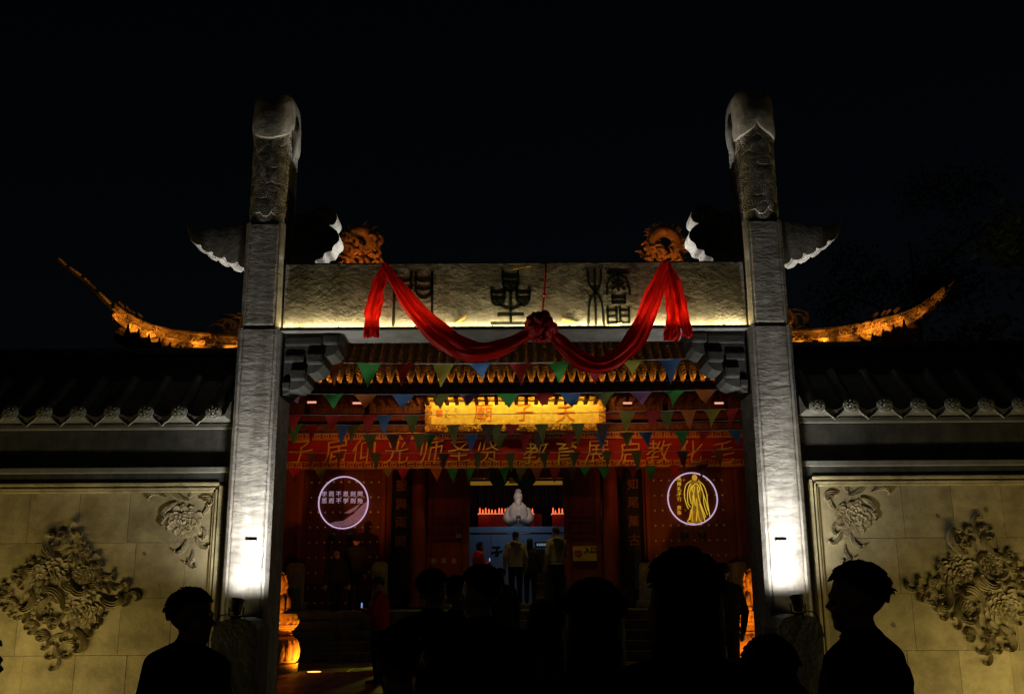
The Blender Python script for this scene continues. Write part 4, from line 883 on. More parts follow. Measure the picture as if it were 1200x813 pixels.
e = board('notice_plate', 534, 625, 540, 630, HY-.12, mat('notice_white', (.5, .5, .5), .6, .1), 'tiny white notice on the left open door', 'notice'); glyph('notice_mark', '日', .10, INK, e, at(537, 627.5, HY-.13), depth=.004)
tb = empty('ticket_table', at(522, 690, HY-.5), 'dark ticket table under the narrow red board', 'table')
p, q = at(503, 664, HY-.5), at(552, 664, HY-.5)
m = MB(); m.box((p.x, HY-.75, 1.80), (q.x, HY-.25, 1.85), .008); m.build('table_top', mat('table_violet', (.10, .09, .2), .5, .2), tb)
for x in (p.x+.06, q.x-.06):
    for y in (HY-.7, HY-.3): m = MB(); m.box((x-.025, y-.025, 1.04), (x+.025, y+.025, 1.80)); m.build('leg', BLACK, tb)
e = board('glowing_sign', 627, 634.5, 651, 641.5, 26.9, mat('ledboard', (.02, .02, .025), .4, .1), 'dark illuminated name board beside the grey hooded jacket', 'sign')
m = MB(); p = at(629, 638, 26.88)
for k in range(9): m.box((p.x+.05*k, 26.885, p.z-.03), (p.x+.05*k+.03, 26.893, p.z+.035)); m.box((p.x+.05*k+.01, 26.884, p.z+(-.012 if k % 2 else .01)), (p.x+.05*k+.045, 26.892, p.z+(.0 if k % 2 else .024)))
m.build('lit_marks', mat('cyan_marks', (.3, .4, .45), .5, 0, emit=(.35, .5, .58), estr=.35), e)
ck = empty('glass_booth', at(641, 690, 26.95), 'grey glazed booth below the dark illuminated board', 'booth')
p, q = at(626, 642, 26.92), at(670, 642, 26.92)
m = MB(); m.box((p.x, 26.92, 1.16), (q.x, 27.4, p.z-.02), .01); m.build('cabinet', mat('booth_grey', (.16, .17, .13), .4, .3, 4), ck)
for k in range(4): m = MB(); m.box((p.x+.03, 26.905, 1.3+k*.35), (q.x-.03, 26.92, 1.33+k*.35)); m.build('rail', mat('booth_rail', (.35, .36, .3), .4, .2), ck)

# drum stones by the studded doors
for n_, (x, t) in enumerate(((345, 659), (445, 658), (757, 659), (866, 658))):
    Y = HY-.55; c = at(x, t, Y); e = tag(empty('drum_stone', (c.x, Y, 1.04)), ('pale round-topped drum stone left of the left studded door', 'pale round-topped drum stone right of the left studded door', 'pale round-topped drum stone left of the right studded door', 'pale round-topped drum stone right of the right studded door')[n_], 'stone')
    w = .19; o = [(-w, 1.04), (w, 1.04), (w, c.z-.12), (w*.85, c.z-.04), (w*.5, c.z), (-w*.5, c.z), (-w*.85, c.z-.04), (-w, c.z-.12)]
    m = MB(); m.prism([(c.x+a, Y, z) for a, z in o], (0, .45, 0)); m.build('slab', mat('drum_stone_green', (.26, .27, .20), .7, .3, 6, .4), e)
    m = MB(); m.lathe([(0, -.02), (.12, -.02), (.16, .0), (.16, .02), (0, .02)], (c.x, Y-.005, c.z-.24), 16, 'Y'); m.build('drum', mat('drum_stone_green', (.26, .27, .20)), e, 40)
    m = MB(); m.box((c.x-.25, Y-.1, 1.04), (c.x+.25, Y+.55, 1.24), .02); m.build('base', mat('drum_stone_green', (.26, .27, .20)), e)

# guardian lions on round pedestals, lit amber from the ground
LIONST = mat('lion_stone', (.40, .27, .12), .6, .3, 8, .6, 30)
def lion(px, sd):
    Y = 19.7; c = at(px, 760, Y); X = c.x; L = empty('guardian_lion', (X, Y, 0), ('left' if sd < 0 else 'right')+' stone guardian lion on a round tiered pedestal, lit amber beside the '+('left' if sd < 0 else 'right')+' pillar', 'statue')
    pt = hz(717, Y)
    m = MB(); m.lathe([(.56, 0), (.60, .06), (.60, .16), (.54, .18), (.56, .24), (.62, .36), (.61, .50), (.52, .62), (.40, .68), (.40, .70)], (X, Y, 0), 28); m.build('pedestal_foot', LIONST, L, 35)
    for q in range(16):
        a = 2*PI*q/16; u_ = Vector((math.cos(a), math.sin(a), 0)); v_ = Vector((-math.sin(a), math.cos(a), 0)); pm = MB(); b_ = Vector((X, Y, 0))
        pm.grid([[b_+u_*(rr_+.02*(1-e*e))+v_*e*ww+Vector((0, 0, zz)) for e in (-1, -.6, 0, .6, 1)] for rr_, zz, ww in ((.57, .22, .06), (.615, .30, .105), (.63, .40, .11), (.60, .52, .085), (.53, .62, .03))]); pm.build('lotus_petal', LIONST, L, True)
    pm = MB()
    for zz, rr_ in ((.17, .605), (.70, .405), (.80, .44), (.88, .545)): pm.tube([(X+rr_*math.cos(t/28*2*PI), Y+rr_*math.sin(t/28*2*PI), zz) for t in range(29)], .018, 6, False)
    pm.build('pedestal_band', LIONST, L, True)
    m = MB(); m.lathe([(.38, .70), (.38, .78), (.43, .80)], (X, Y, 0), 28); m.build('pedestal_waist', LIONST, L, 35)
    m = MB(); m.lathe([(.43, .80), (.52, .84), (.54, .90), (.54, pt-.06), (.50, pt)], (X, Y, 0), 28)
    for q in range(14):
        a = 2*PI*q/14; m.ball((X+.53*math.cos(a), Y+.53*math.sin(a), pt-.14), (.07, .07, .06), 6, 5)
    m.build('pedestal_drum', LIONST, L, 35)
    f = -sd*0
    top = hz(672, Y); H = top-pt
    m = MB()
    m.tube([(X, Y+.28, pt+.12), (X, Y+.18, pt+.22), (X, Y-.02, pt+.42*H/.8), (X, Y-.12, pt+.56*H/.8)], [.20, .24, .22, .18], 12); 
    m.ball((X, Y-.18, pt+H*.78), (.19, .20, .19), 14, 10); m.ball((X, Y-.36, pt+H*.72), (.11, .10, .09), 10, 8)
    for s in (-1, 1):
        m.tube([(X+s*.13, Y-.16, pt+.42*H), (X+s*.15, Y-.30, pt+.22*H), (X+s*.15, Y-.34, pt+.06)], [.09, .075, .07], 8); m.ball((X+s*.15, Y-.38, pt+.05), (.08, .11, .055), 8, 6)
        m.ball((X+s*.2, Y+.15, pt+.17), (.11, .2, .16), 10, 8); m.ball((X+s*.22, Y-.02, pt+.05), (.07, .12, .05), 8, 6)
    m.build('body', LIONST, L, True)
    m = MB(); rr = random.Random(2)
    for q in range(60):
        a = rr.uniform(0, 2*PI); b = rr.uniform(-.6, 1.5); v = Vector((math.cos(a)*math.cos(b), abs(math.sin(a))*math.cos(b)*1.0-.1, math.sin(b))); m.ball(Vector((X, Y-.12, pt+H*.74))+v*.21, rr.uniform(.035, .06), 6, 5)
    for s in (-1, 1): m.tube([(X+s*.14, Y-.14, pt+H*.86), (X+s*.20, Y-.16, pt+H*1.0)], [.05, .01], 6)
    m.build('mane', LIONST, L, True)
    m = MB(); m.tube(spline([(X, Y+.42, pt+.1), (X, Y+.52, pt+.3), (X, Y+.42, pt+.5), (X, Y+.34, pt+.56)], 4), [.05]*6+[.06]*4+[.03]*3, 7); m.build('tail', LIONST, L, True)
    m = MB()
    for s in (-1, 1): m.ball((X+s*.085, Y-.355, pt+H*.82), .025, 8, 6)
    m.build('eye', LIONST, L, True)
    for ob in L.children: ob.scale = (.66, .66, 1)
    return X, Y
LX, LYY = lion(325, -1); RXX, _ = lion(884, 1)
def ground_lamp(p, lb, power, aim, col, emit=(1, .45, .06), es=3, cone=95, r=.14):
    e = tag(empty('ground_lamp', p), lb, 'lamp', 'uplights set in the paving'); m = MB(); m.lathe([(r+.03, 0), (r+.03, .012), (r, .014), (r, .006)], p, 20); m.build('rim', BLACK, e, 40)
    m = MB(); m.lathe([(r-.006, .008), (r-.02, .018), (.001, .021)], p, 20); m.build('lens', mat('lens_%02x%02x' % (int(emit[1]*99), int(emit[2]*99)), (.6, .5, .3), .3, 0, emit=emit, estr=es), e, True)
    lamp('SPOT', 'uplight', Vector(p)+Vector((0, 0, .05)), aim, power, col, .06, cone=cone, blend=.7, parent=e); return e
ga = at(368, 789, 18); d_ = (Vector((0, 0, CAMH))-at(368, 789, 18)); t_ = CAMH/(CAMH-at(368, 789, 18).z); gp = Vector((at(368, 789, 18).x*t_, 18*t_, .021))
ground_lamp(gp, 'glowing amber ground light in front of the left lion pedestal', 150, (LX+.35, LYY, 1.3), (1, .27, .018), cone=150)
ground_lamp(Vector((RXX-.75, 18.6, .021)), 'amber ground light in front of the right lion pedestal', 150, (RXX, LYY, 1.1), (1, .27, .018))
for sd, X_ in ((-1, LX+.25), (1, RXX-.25)): ground_lamp(Vector((X_, 16.2, .021)), 'added unseen amber ground light some way before the '+('left' if sd < 0 else 'right')+' lion', 950, (X_-.1, LYY, 1.5), (1, .27, .018), cone=22)  # extra lamps hidden by the pillars, added to brighten the lions
# white uplights just behind the gate (they light the soffit, corbels and cloud boards)
for sd in (-1, 1):
    for (lx, ly, lz, ax, az, pw, nm) in ((1.50, 10.42, LZ1+.002, 2.05, 5.42, 50, 'lintel, aimed at the inner cloud scroll'), (3.28, 10.56, RIDGE_Z[sd]+.002, 3.22, 5.0, 85, 'wall ridge, aimed at the outer cloud wing')):
        q = Vector((CX+sd*lx, ly, lz)); e = tag(empty('cloud_lamp', q), 'small hidden uplight on top of the '+('left' if sd < 0 else 'right')+' '+nm, 'lamp', 'uplights for the cloud boards')
        m = MB(); m.lathe([(.04, 0), (.04, .03), (.03, .04), (.03, .045)], q, 12); m.build('housing', BLACK, e, 40)
        lamp('SPOT', 'cloud_light', q+Vector((0, 0, .06)), (CX+sd*ax, 10.34, az), pw, (1, .95, .85), .03, cone=130, blend=.8, parent=e)
    ground_lamp(Vector((CX+sd*.9, 10.8, .021)), ('left' if sd < 0 else 'right')+' white ground light inside the gateway under the lintel', 120, (CX+sd*.6, 13.6, 4.0), (.95, .97, 1), (1, .95, .85), 2, cone=84)
# spotlights on the plinth blocks
def spot_lamp(px, py, sd):
    p = at(px, py, 9.60); p.z = 1.26; e = tag(empty('spot_lamp', p), 'small black spotlight on the '+('left' if sd < 0 else 'right')+' plinth block, aimed up its pillar', 'lamp')
    d = Vector((-sd*.10+.0, .22, .97)).normalized(); q = p+Vector((0, 0, .10))
    m = MB(); m.tube([q-d*.075, q-d*.06, q-d*.055, q+d*.05, q+d*.052, q+d*.075], [.03, .045, .05, .055, .062, .062], 14); m.build('lamp_head', BLACK, e, 35)
    m = MB(); m.tube([q+d*.0755, q+d*.078], [.05, .045], 14); m.build('lens', mat('spot_lens', (.9, .9, .9), .2, 0, emit=(1, .97, .9), estr=4), e)
    m = MB(); m.tube([p+Vector((-.07, 0, .10)), p+Vector((-.065, 0, .02)), p+Vector((0, 0, .012)), p+Vector((.065, 0, .02)), p+Vector((.07, 0, .10))], .008, 6); m.box(p+Vector((-.04, -.03, -.002)), p+Vector((.04, .03, .012))); m.build('bracket', BLACK, e)
    m = MB(); m.tube(spline([q-d*.07, p+Vector((sd*.1, .02, .03)), p+Vector((sd*.17, .02, .0)), p+Vector((sd*.22, 0, -.2))], 5), .007, 6); m.build('cable', BLACK, e)
    lamp('SPOT', 'spot_light', q+d*.085, q+d*.085+Vector((-sd*.03, .40, 2.0)), 110, (1, .95, .86), .06, cone=168, blend=.7, parent=e)
    lamp('SPOT', 'spot_beam', q+d*.085, q+d*.085+Vector((-sd*.03, .40, 2.2)), 260, (1, .95, .86), .06, cone=82, blend=1, parent=e)
spot_lamp(277, 711, -1); spot_lamp(935, 706, 1)
# linear uplights in front of the screen walls
for sd in (-1, 1):
    X = sd*5.3; e = tag(empty('wall_washer', (X, 9.1, 0)), 'low linear wall washer on the paving before the '+('left' if sd < 0 else 'right')+' screen wall', 'lamp')
    m = MB(); m.box((X-1.4, 9.05, 0), (X+1.4, 9.15, .07), .01); m.build('housing', BLACK, e)
    m = MB(); m.box((X-1.38, 9.07, .07), (X+1.38, 9.13, .074)); m.build('lens', mat('washer_lens', (.9, .8, .5), .3, 0, emit=(1, .75, .3), estr=1), e)
    lamp('AREA', 'washer_light', (X, 9.1, .09), (X, WY, 1.9), 30, (1, .76, .27), 2.6, .05, parent=e)

# projected yellow-green patches on the courtyard floor come from one pattern projector on the platform edge
pj = tag(empty('pattern_projector', (-2.2, 22.0, .02)), 'small pattern projector at the foot of the hall steps', 'projector')
m = MB(); m.box((-2.28, 21.9, .02), (-2.12, 22.1, .5), .02); m.tube([(-2.2, 21.9, .42), (-2.2, 21.78, .40)], [.05, .055], 12); m.build('housing', BLACK, pj)
lp = lamp('SPOT', 'pattern_light', (-2.2, 21.7, .48), (-3.1, 16.5, 0), 110, (.85, .80, .06), .003, cone=85, blend=.1, parent=pj)
lp.data.use_nodes = True; n_ = lp.data.node_tree; em = n_.nodes['Emission']; tcn = n_.nodes.new('ShaderNodeTexCoord'); vn = n_.nodes.new('ShaderNodeTexVoronoi'); vn.inputs['Scale'].default_value = 7
cr = n_.nodes.new('ShaderNodeValToRGB'); cr.color_ramp.interpolation = 'CONSTANT'; cr.color_ramp.elements[0].color = (0, 0, 0, 1); cr.color_ramp.elements[1].position = .62; cr.color_ramp.elements[1].color = (1, 1, 1, 1)
sx_ = n_.nodes.new('ShaderNodeSeparateColor'); n_.links.new(tcn.outputs['Normal'], vn.inputs['Vector']); n_.links.new(vn.outputs['Color'], sx_.inputs[0]); n_.links.new(sx_.outputs[0], cr.inputs[0]); n_.links.new(cr.outputs[0], em.inputs['Strength'])

# ================================================================== PENNANT STRINGS
PCOL = {'g': (.06, .30, .06), 'r': (.42, .035, .03), 'y': (.36, .30, .04), 'b': (.07, .15, .32), 'o': (.50, .14, .03), 'p': (.30, .13, .27), 'n': (.10, .06, .04), 'v': (.16, .17, .04)}
PM = {k: mat('pennant_'+k, [c*1.5 for c in v], .75, .15, 6, .3, 20, trans=.3) for k, v in PCOL.items()}
def bunting(y0, y1, x0, x1, Y, flags, lb, w=27, h=31, seed=0):
    rnd = random.Random(seed); a, b = at(x0, y0, Y), at(x1, y1, Y); sag = .04
    e = tag(empty('pennant_string', (a+b)/2), lb, 'bunting', 'pennant strings across the courtyard')
    f = lambda u: a.lerp(b, u)-Vector((0, 0, sag*4*u*(1-u)))
    m = MB(); m.tube([f(i/24) for i in range(25)], .006, 5); m.build('string', mat('string_white', (.45, .45, .42), .7, .1), e, True)
    wm, hm = w/FPX*Y, h/FPX*Y
    for (x, cc) in flags:
        u = (x-x0)/(x1-x0); c = f(u); tw = rnd.uniform(-.85, .85); lean = rnd.uniform(-.12, .12); hh = hm*rnd.uniform(.88, 1.06); fold = rnd.random() < .12; rows = []
        for i in range(7):
            t = i/6; row = []
            for j in range(5):
                s = (j/4*2-1)*(1-t)*.5*wm; zz = -t*hh*(.55 if fold else 1); yy = s*math.sin(tw)*t**.5+.05*math.sin(s*9+t*3+tw*5)+tw*t*.15+(.12*t if fold else 0)
                row.append(c+Vector((s*(1-(1-math.cos(tw))*min(1, t*2.5))+lean*t*hh, yy, zz)))
            rows.append(row)
        m = MB(); m.grid(rows); m.build('pennant', PM[cc], e, True)
bunting(425, 419, 386, 830, 13.0, [(392, 'o'), (432, 'g'), (475, 'r'), (520, 'y'), (562, 'b'), (610, 'r'), (655, 'g'), (697, 'r'), (741, 'y'), (785, 'b')], 'topmost string of large pennants hanging just below the lintel', 27, 30, 1)
bunting(461, 456, 330, 850, 14.6, [(343, 'p'), (390, 'g'), (428, 'o'), (472, 'b'), (515, 'v'), (551, 'p'), (595, 'g'), (637, 'r'), (668, 'b'), (707, 'v'), (751, 'p'), (790, 'g'), (826, 'o')], 'second string of pennants crossing at the top of the gold plaque', 27, 17, 2)
bunting(486, 478, 330, 885, 16.0, [(345, 'r'), (390, 'r'), (433, 'r'), (450, 'b'), (482, 'v'), (735, 'y'), (765, 'r'), (780, 'v'), (806, 'o'), (835, 'y'), (856, 'r')], 'third string of pennants, level with the lower edge of the plaque', 20, 24, 3)
rr = random.Random(12)
def auto(x0, x1, step, cs): 
    out = []; x = x0
    while x < x1: out.append((x, rr.choice(cs))); x += step*rr.uniform(.85, 1.15)
    return out
bunting(497, 492, 330, 885, 17.2, [(347, 'g'), (367, 'r'), (402, 'b'), (415, 'v'), (531, 'v'), (571, 'n'), (582, 'v'), (600, 'r'), (634, 'v'), (677, 'v'), (706, 'n')], 'fourth string of pennants, hanging before the upper edge of the red banner', 17, 26, 4)
bunting(508, 503, 330, 885, 18.2, [(433, 'v'), (460, 'n'), (476, 'r'), (492, 'v'), (505, 'g'), (553, 'b'), (586, 'v'), (616, 'r'), (629, 'n'), (665, 'r'), (705, 'b'), (735, 'v'), (757, 'b'), (799, 'g'), (826, 'r'), (862, 'b')], 'fifth string of pennants, in front of the gold banner characters', 17, 22, 5)
bunting(530, 526, 330, 885, 19.6, [(365, 'o'), (398, 'o'), (440, 'v'), (520, 'n'), (560, 'v'), (598, 'v'), (637, 'v'), (673, 'v'), (711, 'v'), (745, 'v'), (800, 'n'), (842, 'o')], 'sixth string of small olive pennants across the lower half of the banner', 14, 22, 6)
bunting(548, 543, 330, 885, 21.0, auto(455, 770, 19, 'rnovrg')+[(345, 'r'), (375, 'v'), (790, 'r'), (822, 'n')], 'lowest string of small pennants hanging below the banner', 14, 18, 7)

# ================================================================== PEOPLE
def capsule(m, pts, rs, n=12):
    pts = [Vector(p) for p in pts]
    m.tube(pts, rs, n)
    for p, r_ in zip(pts, rs): m.ball(p, r_, n, 8)
def person(lb, x, Y, top_z, floor=0, face=0, top=(.02, .02, .022), pants=(.015, .015, .018), hair='short', pose='stand', hood=False, turn=0, voxel=.014, group='visitors before and inside the gateway', cap=None, scarf=None, wide=1.0):
    """stands at x, Y on floor; face is the heading (0 looks away from the camera, +90 to the left)"""
    H = top_z-floor; s = H/1.74; rt = empty('person', (x, Y, floor), lb, 'person', group); rt.rotation_euler = (0, 0, R(face))
    parts = []   # (kind, MB)
    def P(kind, pts, rs): 
        m = MB(); capsule(m, pts, rs); parts.append((kind, m, [Vector(p) for p in pts], rs))
    def B(kind, c, r_): 
        m = MB(); m.ball(c, r_, 16, 12); parts.append((kind, m, [Vector(c)], [min(r_)]))
    # heading +y is forward
    st = .0 if pose != 'walk' else .16
    for q in (-1, 1):
        fx = q*.10; k = st*q
        P('pants', [(q*.09, 0, .92), (fx, k*.5+.02, .50), (fx, k-.02-(.05 if k < 0 else 0), .10)], [.105, .075, .055])
        P('shoe', [(fx, k-.05, .045), (fx+q*.01, k+.15, .035)], [.045, .038])
    P('pants', [(-.07, 0, .93), (.07, 0, .93)], [.12, .12])
    [P('top', [(-b_*wide, -.004, z_), (b_*wide, -.004, z_)], [r_*wide, r_*wide]) for z_, b_, r_ in ((.98, .06, .137), (1.03, .06, .136), (1.08, .062, .135), (1.13, .066, .134), (1.18, .074, .134), (1.23, .084, .132), (1.28, .095, .128))]; P('top', [(-.11*wide, -.01, 1.33), (.11*wide, -.01, 1.33)], [.12, .12])
    P('top', [(-.17*wide, -.01, 1.41), (0, -.015, 1.45), (.17*wide, -.01, 1.41)], [.066, .085, .066])
    for q in (-1, 1):
        sh = (q*.19*wide, -.01, 1.40)
        if pose == 'phone' or (pose == 'phone_r' and q > 0): el, wr = (q*.25, .02, 1.13), (q*.09, .26, 1.20)
        elif pose == 'raise': el, wr = (q*.27, .15, 1.28), (q*.10, .30, 1.50)
        elif pose == 'walk': el, wr = (q*.27, -.08*q, 1.12), (q*.27, .07-.1*q, .88)
        else: el, wr = (q*.27, -.04, 1.12), (q*.26, .06, .87)
        P('top', [sh, el, wr], [.068, .054, .042]); d = (Vector(wr)-Vector(el)).normalized(); w = Vector(wr); side = d.cross(Vector((0, 1, 0)) if abs(d.y) < .8 else Vector((0, 0, 1))).normalized()
        P('skin', [w, w+d*.085], [.028, .034])
        for f_ in range(4):
            b_ = w+d*.09+side*(f_-1.5)*.0185; cu = Vector((-q*.4, .5, 0)); L = (.062, .074, .07, .055)[f_]
            P('skin', [b_, b_+d*L*.55, b_+d*L+cu*.018], [.0095, .009, .0075])
        P('skin', [w+d*.03+side*-.03, w+d*.06+side*-.052, w+d*.09+side*-.055+Vector((0, .015, 0))], [.011, .0105, .009])
    tq = Matrix.Rotation(R(turn), 3, 'Z'); hb = Vector((0, -.01, 1.475)); T = lambda v: hb+tq@(Vector(v))
    down = .05 if pose in ('phone', 'phone_r') else 0
    P('skin', [(0, -.015, 1.42), T((0, .01, .06))], [.06, .055])
    hc = T((0, .012+down, .165-down*.3))
    def HB(c, r_, kind='skin'):
        m = MB(); m.ball((0, 0, 0), r_, 16, 12); m.v = [tuple(T(Vector(v)+Vector(c))) for v in m.v]; parts.append((kind, m, [T(c)], [min(r_)]))
    f = down
    HB((0, .0+f, .172), (.076, .098, .092)); HB((0, .035+f, .095), (.060, .068, .075)); HB((0, .075+f, .05), (.028, .028, .022)); HB((0, .092+f, .155), (.052, .020, .014))
    HB((0, .108+f, .116), (.015, .022, .014)); HB((0, .098+f, .135), (.011, .016, .03)); HB((0, .093+f, .083), (.024, .016, .010)); HB((0, .090+f, .070), (.020, .014, .009))
    for q in (-1, 1): HB((q*.078, .0+f, .125), (.012, .022, .032)); HB((q*.042, .07+f, .105), (.024, .024, .022))
    # merge into one continuous skin
    me = bpy.data.meshes.new('body'); V = []; Fc = []
    for _, m, _, _ in parts:
        o_ = len(V); V += m.v; Fc += [tuple(i+o_ for i in f_) for f_ in m.f]
    me.from_pydata(V, [], Fc); bm = bmesh.new(); bm.from_mesh(me); bmesh.ops.remove_doubles(bm, verts=bm.verts, dist=1e-6); bmesh.ops.recalc_face_normals(bm, faces=bm.faces); bm.to_mesh(me); bm.free()
    ob = bpy.data.objects.new('tmp', me); COL.objects.link(ob); md = ob.modifiers.new('r', 'REMESH'); md.mode = 'VOXEL'; md.voxel_size = voxel/1.0; sm_ = ob.modifiers.new('s', 'SMOOTH'); sm_.factor = .5; sm_.iterations = 5
    bm2 = bpy.data.meshes.new_from_object(ob.evaluated_get(bpy.context.evaluated_depsgraph_get())); bpy.data.objects.remove(ob); bpy.data.meshes.remove(me)
    kinds = ['skin', 'top', 'pants', 'shoe']; tint = lambda nm, c: mat('cloth_%s_%02x%02x%02x' % (nm, int(c[0]*255), int(c[1]*255), int(c[2]*255)), c, .85, .25, 8, .5, 60)
    bm2.materials.clear()
    for mm in (SKIN, tint('top', top), tint('pants', pants), tint('shoe', (.02, .02, .02))): bm2.materials.append(mm)
    n = len(bm2.polygons); cen = np.zeros(n*3); bm2.polygons.foreach_get('center', cen); cen = cen.reshape(-1, 3); best = np.full(n, 1e9); idx = np.zeros(n, int)
    for kd, m, pts, rs in parts:
        if len(pts) == 1:
            vv = np.array(m.v); c_ = (vv.min(0)+vv.max(0))/2; rd = np.maximum((vv.max(0)-vv.min(0))/2, 1e-4); d = (np.linalg.norm((cen-c_)/rd, axis=1)-1)*rd.min()
        else:
            d = np.full(n, 1e9)
            for (a, ra), (b, rb) in zip(list(zip(pts, rs))[:-1], list(zip(pts, rs))[1:]):
                a_, b_ = np.array(a), np.array(b); ab = b_-a_; t = np.clip(((cen-a_)@ab)/max(1e-9, ab@ab), 0, 1); d = np.minimum(d, np.linalg.norm(cen-(a_+t[:, None]*ab), axis=1)-(ra+(rb-ra)*t))
        k = d < best; best[k] = d[k]; idx[k] = kinds.index(kd)
    bm2.polygons.foreach_set('material_index', idx.astype(np.int32)); bm2.polygons.foreach_set('use_smooth', np.ones(n, bool)); bm2.update(); bm2.name = 'body'
    body = bpy.data.objects.new('body', bm2); COL.objects.link(body); body.parent = rt
    rt.scale = (s, s, s)
    def child(name, m, mm, smooth=True):
        me = bpy.data.meshes.new(name); me.from_pydata(m.v, [], m.f); me.materials.append(mm); o_ = bpy.data.objects.new(name, me); COL.objects.link(o_); o_.parent = rt
        if smooth:
            for p_ in me.polygons: p_.use_smooth = True
        return o_
    # hair
    rnd = random.Random(hash(lb) % 1000 if False else sum(map(ord, lb))); m = MB(); NU, NV = 28, 16; rows = []
    long = hair in ('long', 'bob')
    for i in range(NV+1):
        row = []
        for j in range(NU+1):
            b_ = 2*PI*j/NU; fr = math.sin(b_)   # +1 front, -1 back
            amax = (1.05 if fr > .55 else 1.05+(.55-fr)*.62) if not long else (1.05 if fr > .5 else 1.05+(.5-fr)*1.1)
            a_ = amax*i/NV; no = 1+.018*math.sin(7*b_+5*a_)+.012*math.sin(15*b_+3*i)-.06*max(0, a_-1.3); rx, ry, rz = .086*no, .108*no, .106*no
            v = Vector((rx*math.sin(a_)*math.cos(b_), ry*math.sin(a_)*math.sin(b_)+f-.004, .172+rz*math.cos(a_)))
            if long and i > NV*.6: v.z -= (i/NV-.6)*.35*(1-max(0, fr))
            row.append(tuple(T(v)))
        rows.append(row)
    m.grid(rows)
    for q in range(420 if voxel < .012 else 120):
        b_ = rnd.uniform(0, 2*PI); fr = math.sin(b_); amax = 1.1 if fr > .55 else 1.1+(.55-fr)*.30; a_ = amax*math.sqrt(rnd.random()); c_ = Vector((.083*math.sin(a_)*math.cos(b_), .105*math.sin(a_)*math.sin(b_)+f-.004, .172+.104*math.cos(a_)))
        nr = (c_-Vector((0, f, .165))).normalized(); tg = Vector((nr.x*.5+rnd.uniform(-.5, .5), nr.y*.5+rnd.uniform(-.4, .6), -.35+rnd.uniform(-.5, .4))); tg = (tg-nr*tg.dot(nr)*.75).normalized(); L = rnd.uniform(.012, .028)
        p1 = c_+tg*L+nr*.004; m.tube([T(c_-nr*.004), T(c_+tg*L*.5+nr*.005), T(p1)], [.006, .004, .0006], 4, False)
    child('hair', m, HAIR)
    if hair == 'long':
        m = MB(); 
        for q in range(26):
            a_ = PI*(1.02+.96*q/25); x0 = .086*math.cos(a_); y0 = .095*math.sin(a_)+f; m.tube([T((x0, y0, .17)), T((x0*1.12, y0*1.05-.01, .05)), T((x0*1.1, y0-.03, -.10+rnd.uniform(-.04, .02)))], [.026, .026, .006], 6, False)
        child('hair_fall', m, HAIR)
    if cap:
        m = MB(); rows = []
        for i in range(9):
            a_ = 1.45*i/8; rows.append([tuple(T((.096*math.sin(a_)*math.cos(2*PI*j/24), .118*math.sin(a_)*math.sin(2*PI*j/24)+f, .185+.10*math.cos(a_)))) for j in range(25)])
        m.grid(rows); m.grid([[tuple(T((.085*math.cos(t)*(1-.1*k), (.09+k*.08)*math.sin(t)*1.0+f+.02, .20-.012*k-.02*abs(math.cos(t))))) for t in np.linspace(.35, PI-.35, 12)] for k in (0, .5, 1)]); child('cap', m, tint('cap', cap))
    for q in (-1, 1):
        m = MB(); m.ball(T((q*.033, .084+f, .128)), .013, 8, 6); child('eye', m, EYE)
    if hood:
        m = MB(); pts = [(math.cos(t)*.105, -.06+.085*math.sin(t)-.02, 1.46+.02*math.sin(t*2)) for t in np.linspace(PI*.95, 2.05*PI, 14)]; m.tube(pts, [.03+.028*math.sin(PI*i/13) for i in range(14)], 10); m.ball((0, -.135, 1.40), (.085, .045, .085), 12, 8); child('hood', m, tint('top', top))
    if pose in ('phone', 'phone_r', 'raise'):
        m = MB(); z = 1.27 if pose != 'raise' else 1.57; xx = .0; m.box((xx-.036, .335, z-.065), (xx+.036, .345, z+.065), .004); ph = child('phone', m, BLACK, False)
        m = MB(); m.box((xx-.032, .3335, z-.058), (xx+.032, .3349, z+.058)); child('phone_screen', m, mat('phone_glow', (.1, .1, .12), .3, 0, emit=(.35, .5, .9), estr=.6), False)
    # collar and jacket hem give the clothes clean ends
    m = MB(); m.tube([(math.cos(t)*.072, -.015+.07*math.sin(t), 1.475+.012*math.sin(t)) for t in np.linspace(0, 2*PI, 17)], .017, 6, False); child('collar', m, tint('top', top))
    m = MB(); m.tube([(math.cos(t)*.196*wide, .138*wide*math.sin(t), .905) for t in np.linspace(0, 2*PI, 21)], .017, 6, False); child('jacket_hem', m, tint('top', top))
    return rt
def who(lb, px, ptop, Y, floor=0, **kw):
    p = at(px, ptop, Y); return person(lb, p.x, Y, p.z, floor, **kw)
NV_ = (.012, .012, .016)
# near silhouettes
who('man in dark jacket in profile before the left relief panel', 226, 691, 4.1, face=-36, turn=-56, wide=1.12, voxel=.0095, top=(.018, .014, .016))
who('short-haired man in dark jacket before the right relief panel', 1001, 661, 3.35, face=48, turn=10, voxel=.0095, top=(.012, .012, .013))
who('large dark head and shoulders just right of the doorway, nearest the camera', 800, 648, 2.15, face=0, hair='bob', voxel=.0095, top=(.010, .010, .012), wide=1.1)
who('dark-haired person low in front of the entrance sign', 694, 683, 2.5, face=5, hair='bob', voxel=.0095, top=(.011, .010, .010))
who('man with faintly lit cheek below the phone user in red', 563, 664, 4.3, face=28, turn=14, voxel=.0095, top=(.016, .013, .012))
who('dark figure standing left of the man with the lit cheek', 508, 668, 5.6, face=-25, top=(.012, .011, .012), voxel=.0105)
who('dark figure looking right with pale earpiece light, below the ticket board', 536, 676, 6.6, face=-50, top=(.015, .012, .012), voxel=.0105)
who('broad dark shoulders lower left of the doorway', 470, 735, 3.0, face=10, hair='short', voxel=.0095, top=(.010, .009, .009))
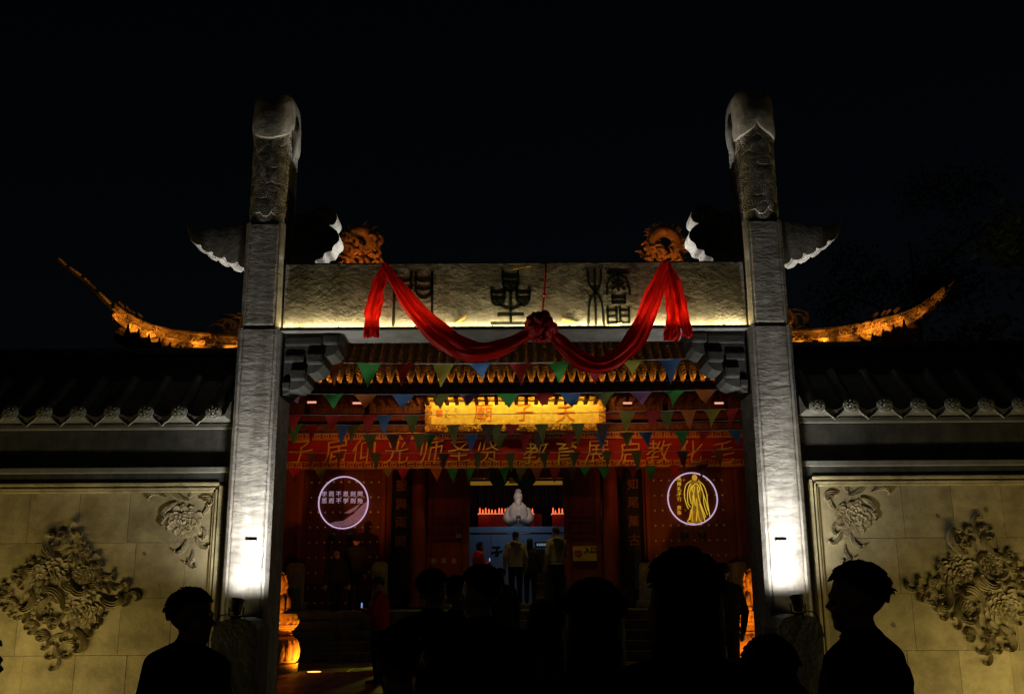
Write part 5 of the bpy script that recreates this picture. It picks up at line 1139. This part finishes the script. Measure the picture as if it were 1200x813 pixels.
who('dark shoulder at the foot of the right pillar', 900, 748, 2.6, face=-8, hair='short', voxel=.0095, top=(.010, .009, .009))
who('dark figure cut by the left picture edge', -24, 742, 3.4, face=-40, voxel=.0095, top=(.012, .011, .012))
# middle distance
who('small dark head between red phone user and hooded man', 586, 666, 17.0, face=0, top=(.008, .008, .010))
who('long-haired woman in dark coat in front of the hooded couple', 651, 668, 9.0, face=15, hair='long', top=(.010, .009, .008))
who('dark figure in front of the right guardian lion', 846, 660, 14.5, face=5, top=(.014, .013, .013))
who('person in red jacket and cap lit amber on the left of the courtyard', 446, 677, 17.3, face=75, turn=15, top=(.5, .02, .012), pants=(.03, .03, .035), hair='short', cap=(.10, .09, .07), pose='phone')
# on the platform
PZ = 1.04
who('man in black standing on the platform before the left studded door', 418, 628, 24.9, PZ, face=20, top=(.02, .02, .024), group='visitors on the hall platform')
who('man in dark jacket stepping down left of the man in black', 395, 643, 24.3, .83, face=-150, pose='walk', top=(.022, .02, .02), group='visitors on the hall platform')
who('person in bright red jacket looking at a phone in the doorway', 561, 635, 25.3, PZ, face=-60, top=(.62, .02, .012), pants=(.02, .02, .02), pose='phone', hair='bob', group='visitors on the hall platform')
who('man in grey hooded jacket facing the blue partition', 604, 623, 25.5, 1.16, top=(.34, .32, .27), hood=True, face=6, group='visitors on the hall platform')
who('person in navy coat between the two grey hooded jackets', 621, 631, 25.7, 1.16, top=(.02, .022, .045), face=-10, hair='bob', group='visitors on the hall platform')
who('tall man in grey hooded jacket at the right of the doorway', 652, 618, 25.5, 1.16, top=(.38, .36, .28), hood=True, face=22, pose='phone_r', group='visitors on the hall platform')

# ================================================================== TREES
def tree(lb, x, Y, H, rad, n, mm, seed, cz=.62):
    rnd = random.Random(seed); t = empty('broadleaf_tree', (x, Y, 0), lb, 'tree', 'trees behind the screen walls')
    m = MB(); tp = Vector((x+rnd.uniform(-.3, .3), Y, H*.8)); m.tube(spline([(x, Y, 0), (x+.1, Y, H*.25), (x-.1, Y, H*.5), tp], 5), [.22*(1-i/18) for i in range(16)], 9)
    ends = []
    for k in range(9):
        z = H*(.3+.05*k); a = rnd.uniform(0, 6.28); L = rad*rnd.uniform(.5, .95); b = Vector((x, Y, z)); e_ = b+Vector((math.cos(a)*L, math.sin(a)*L, L*.6)); m.tube(spline([b, b.lerp(e_, .5)+Vector((0, 0, .15)), e_], 4), [.09, .085, .08, .07, .06, .05, .04, .03, .02], 6); ends.append(e_)
    m.build('trunk', TRUNK, t, True)
    m = MB(); cl = ends+[Vector((x, Y, H*cz))+Vector((rnd.gauss(0, rad*.42), rnd.gauss(0, rad*.42), rnd.gauss(0, H*.16))) for _ in range(26)]
    for k in range(n):
        c = rnd.choice(cl); p = c+Vector((rnd.gauss(0, .34), rnd.gauss(0, .34), rnd.gauss(0, .26)))*rad*.42; a = Vector((rnd.gauss(0, 1), rnd.gauss(0, 1), rnd.gauss(0, .6))).normalized(); b = a.cross(Vector((rnd.gauss(0, 1), rnd.gauss(0, 1), rnd.gauss(0, 1)))).normalized(); L = rnd.uniform(.07, .13)
        m.add([p-a*L, p+b*L*.42+Vector((0, 0, .01)), p+a*L, p-b*L*.42], [(0, 1, 2, 3)])
    m.build('crown', mm, t)
tree('leafy tree with faintly lit leaves above the right wall, at the picture edge', 9.6, 15.5, 7.9, 2.2, 9000, LEAF, 1, .68)
tree('leafy tree with a few lit leaves above the left wall edge', -11.6, 17.0, 7.4, 1.6, 6000, LEAF, 2, .66)
tree('dark tree standing behind the right roof corner', 14.5, 34, 17.0, 3.4, 7000, LEAFD, 3, .62)
lt = tag(empty('unseen_tree_lamp', (8.6, 12.6, .0)), 'unseen lamp set to light the leaves of the right tree', 'lamp')  # unseen lamp behind the wall, put in for the glints on the leaves
m = MB(); m.lathe([(.06, 0), (.06, .25), (.09, .27), (.09, .36), (.02, .40)], (8.6, 12.6, 0), 12); m.build('unseen_lamp_post', BLACK, lt); lamp('POINT', 'unseen_tree_light', (8.6, 12.6, .55), None, 60, (1, .75, .35), .1, parent=lt)
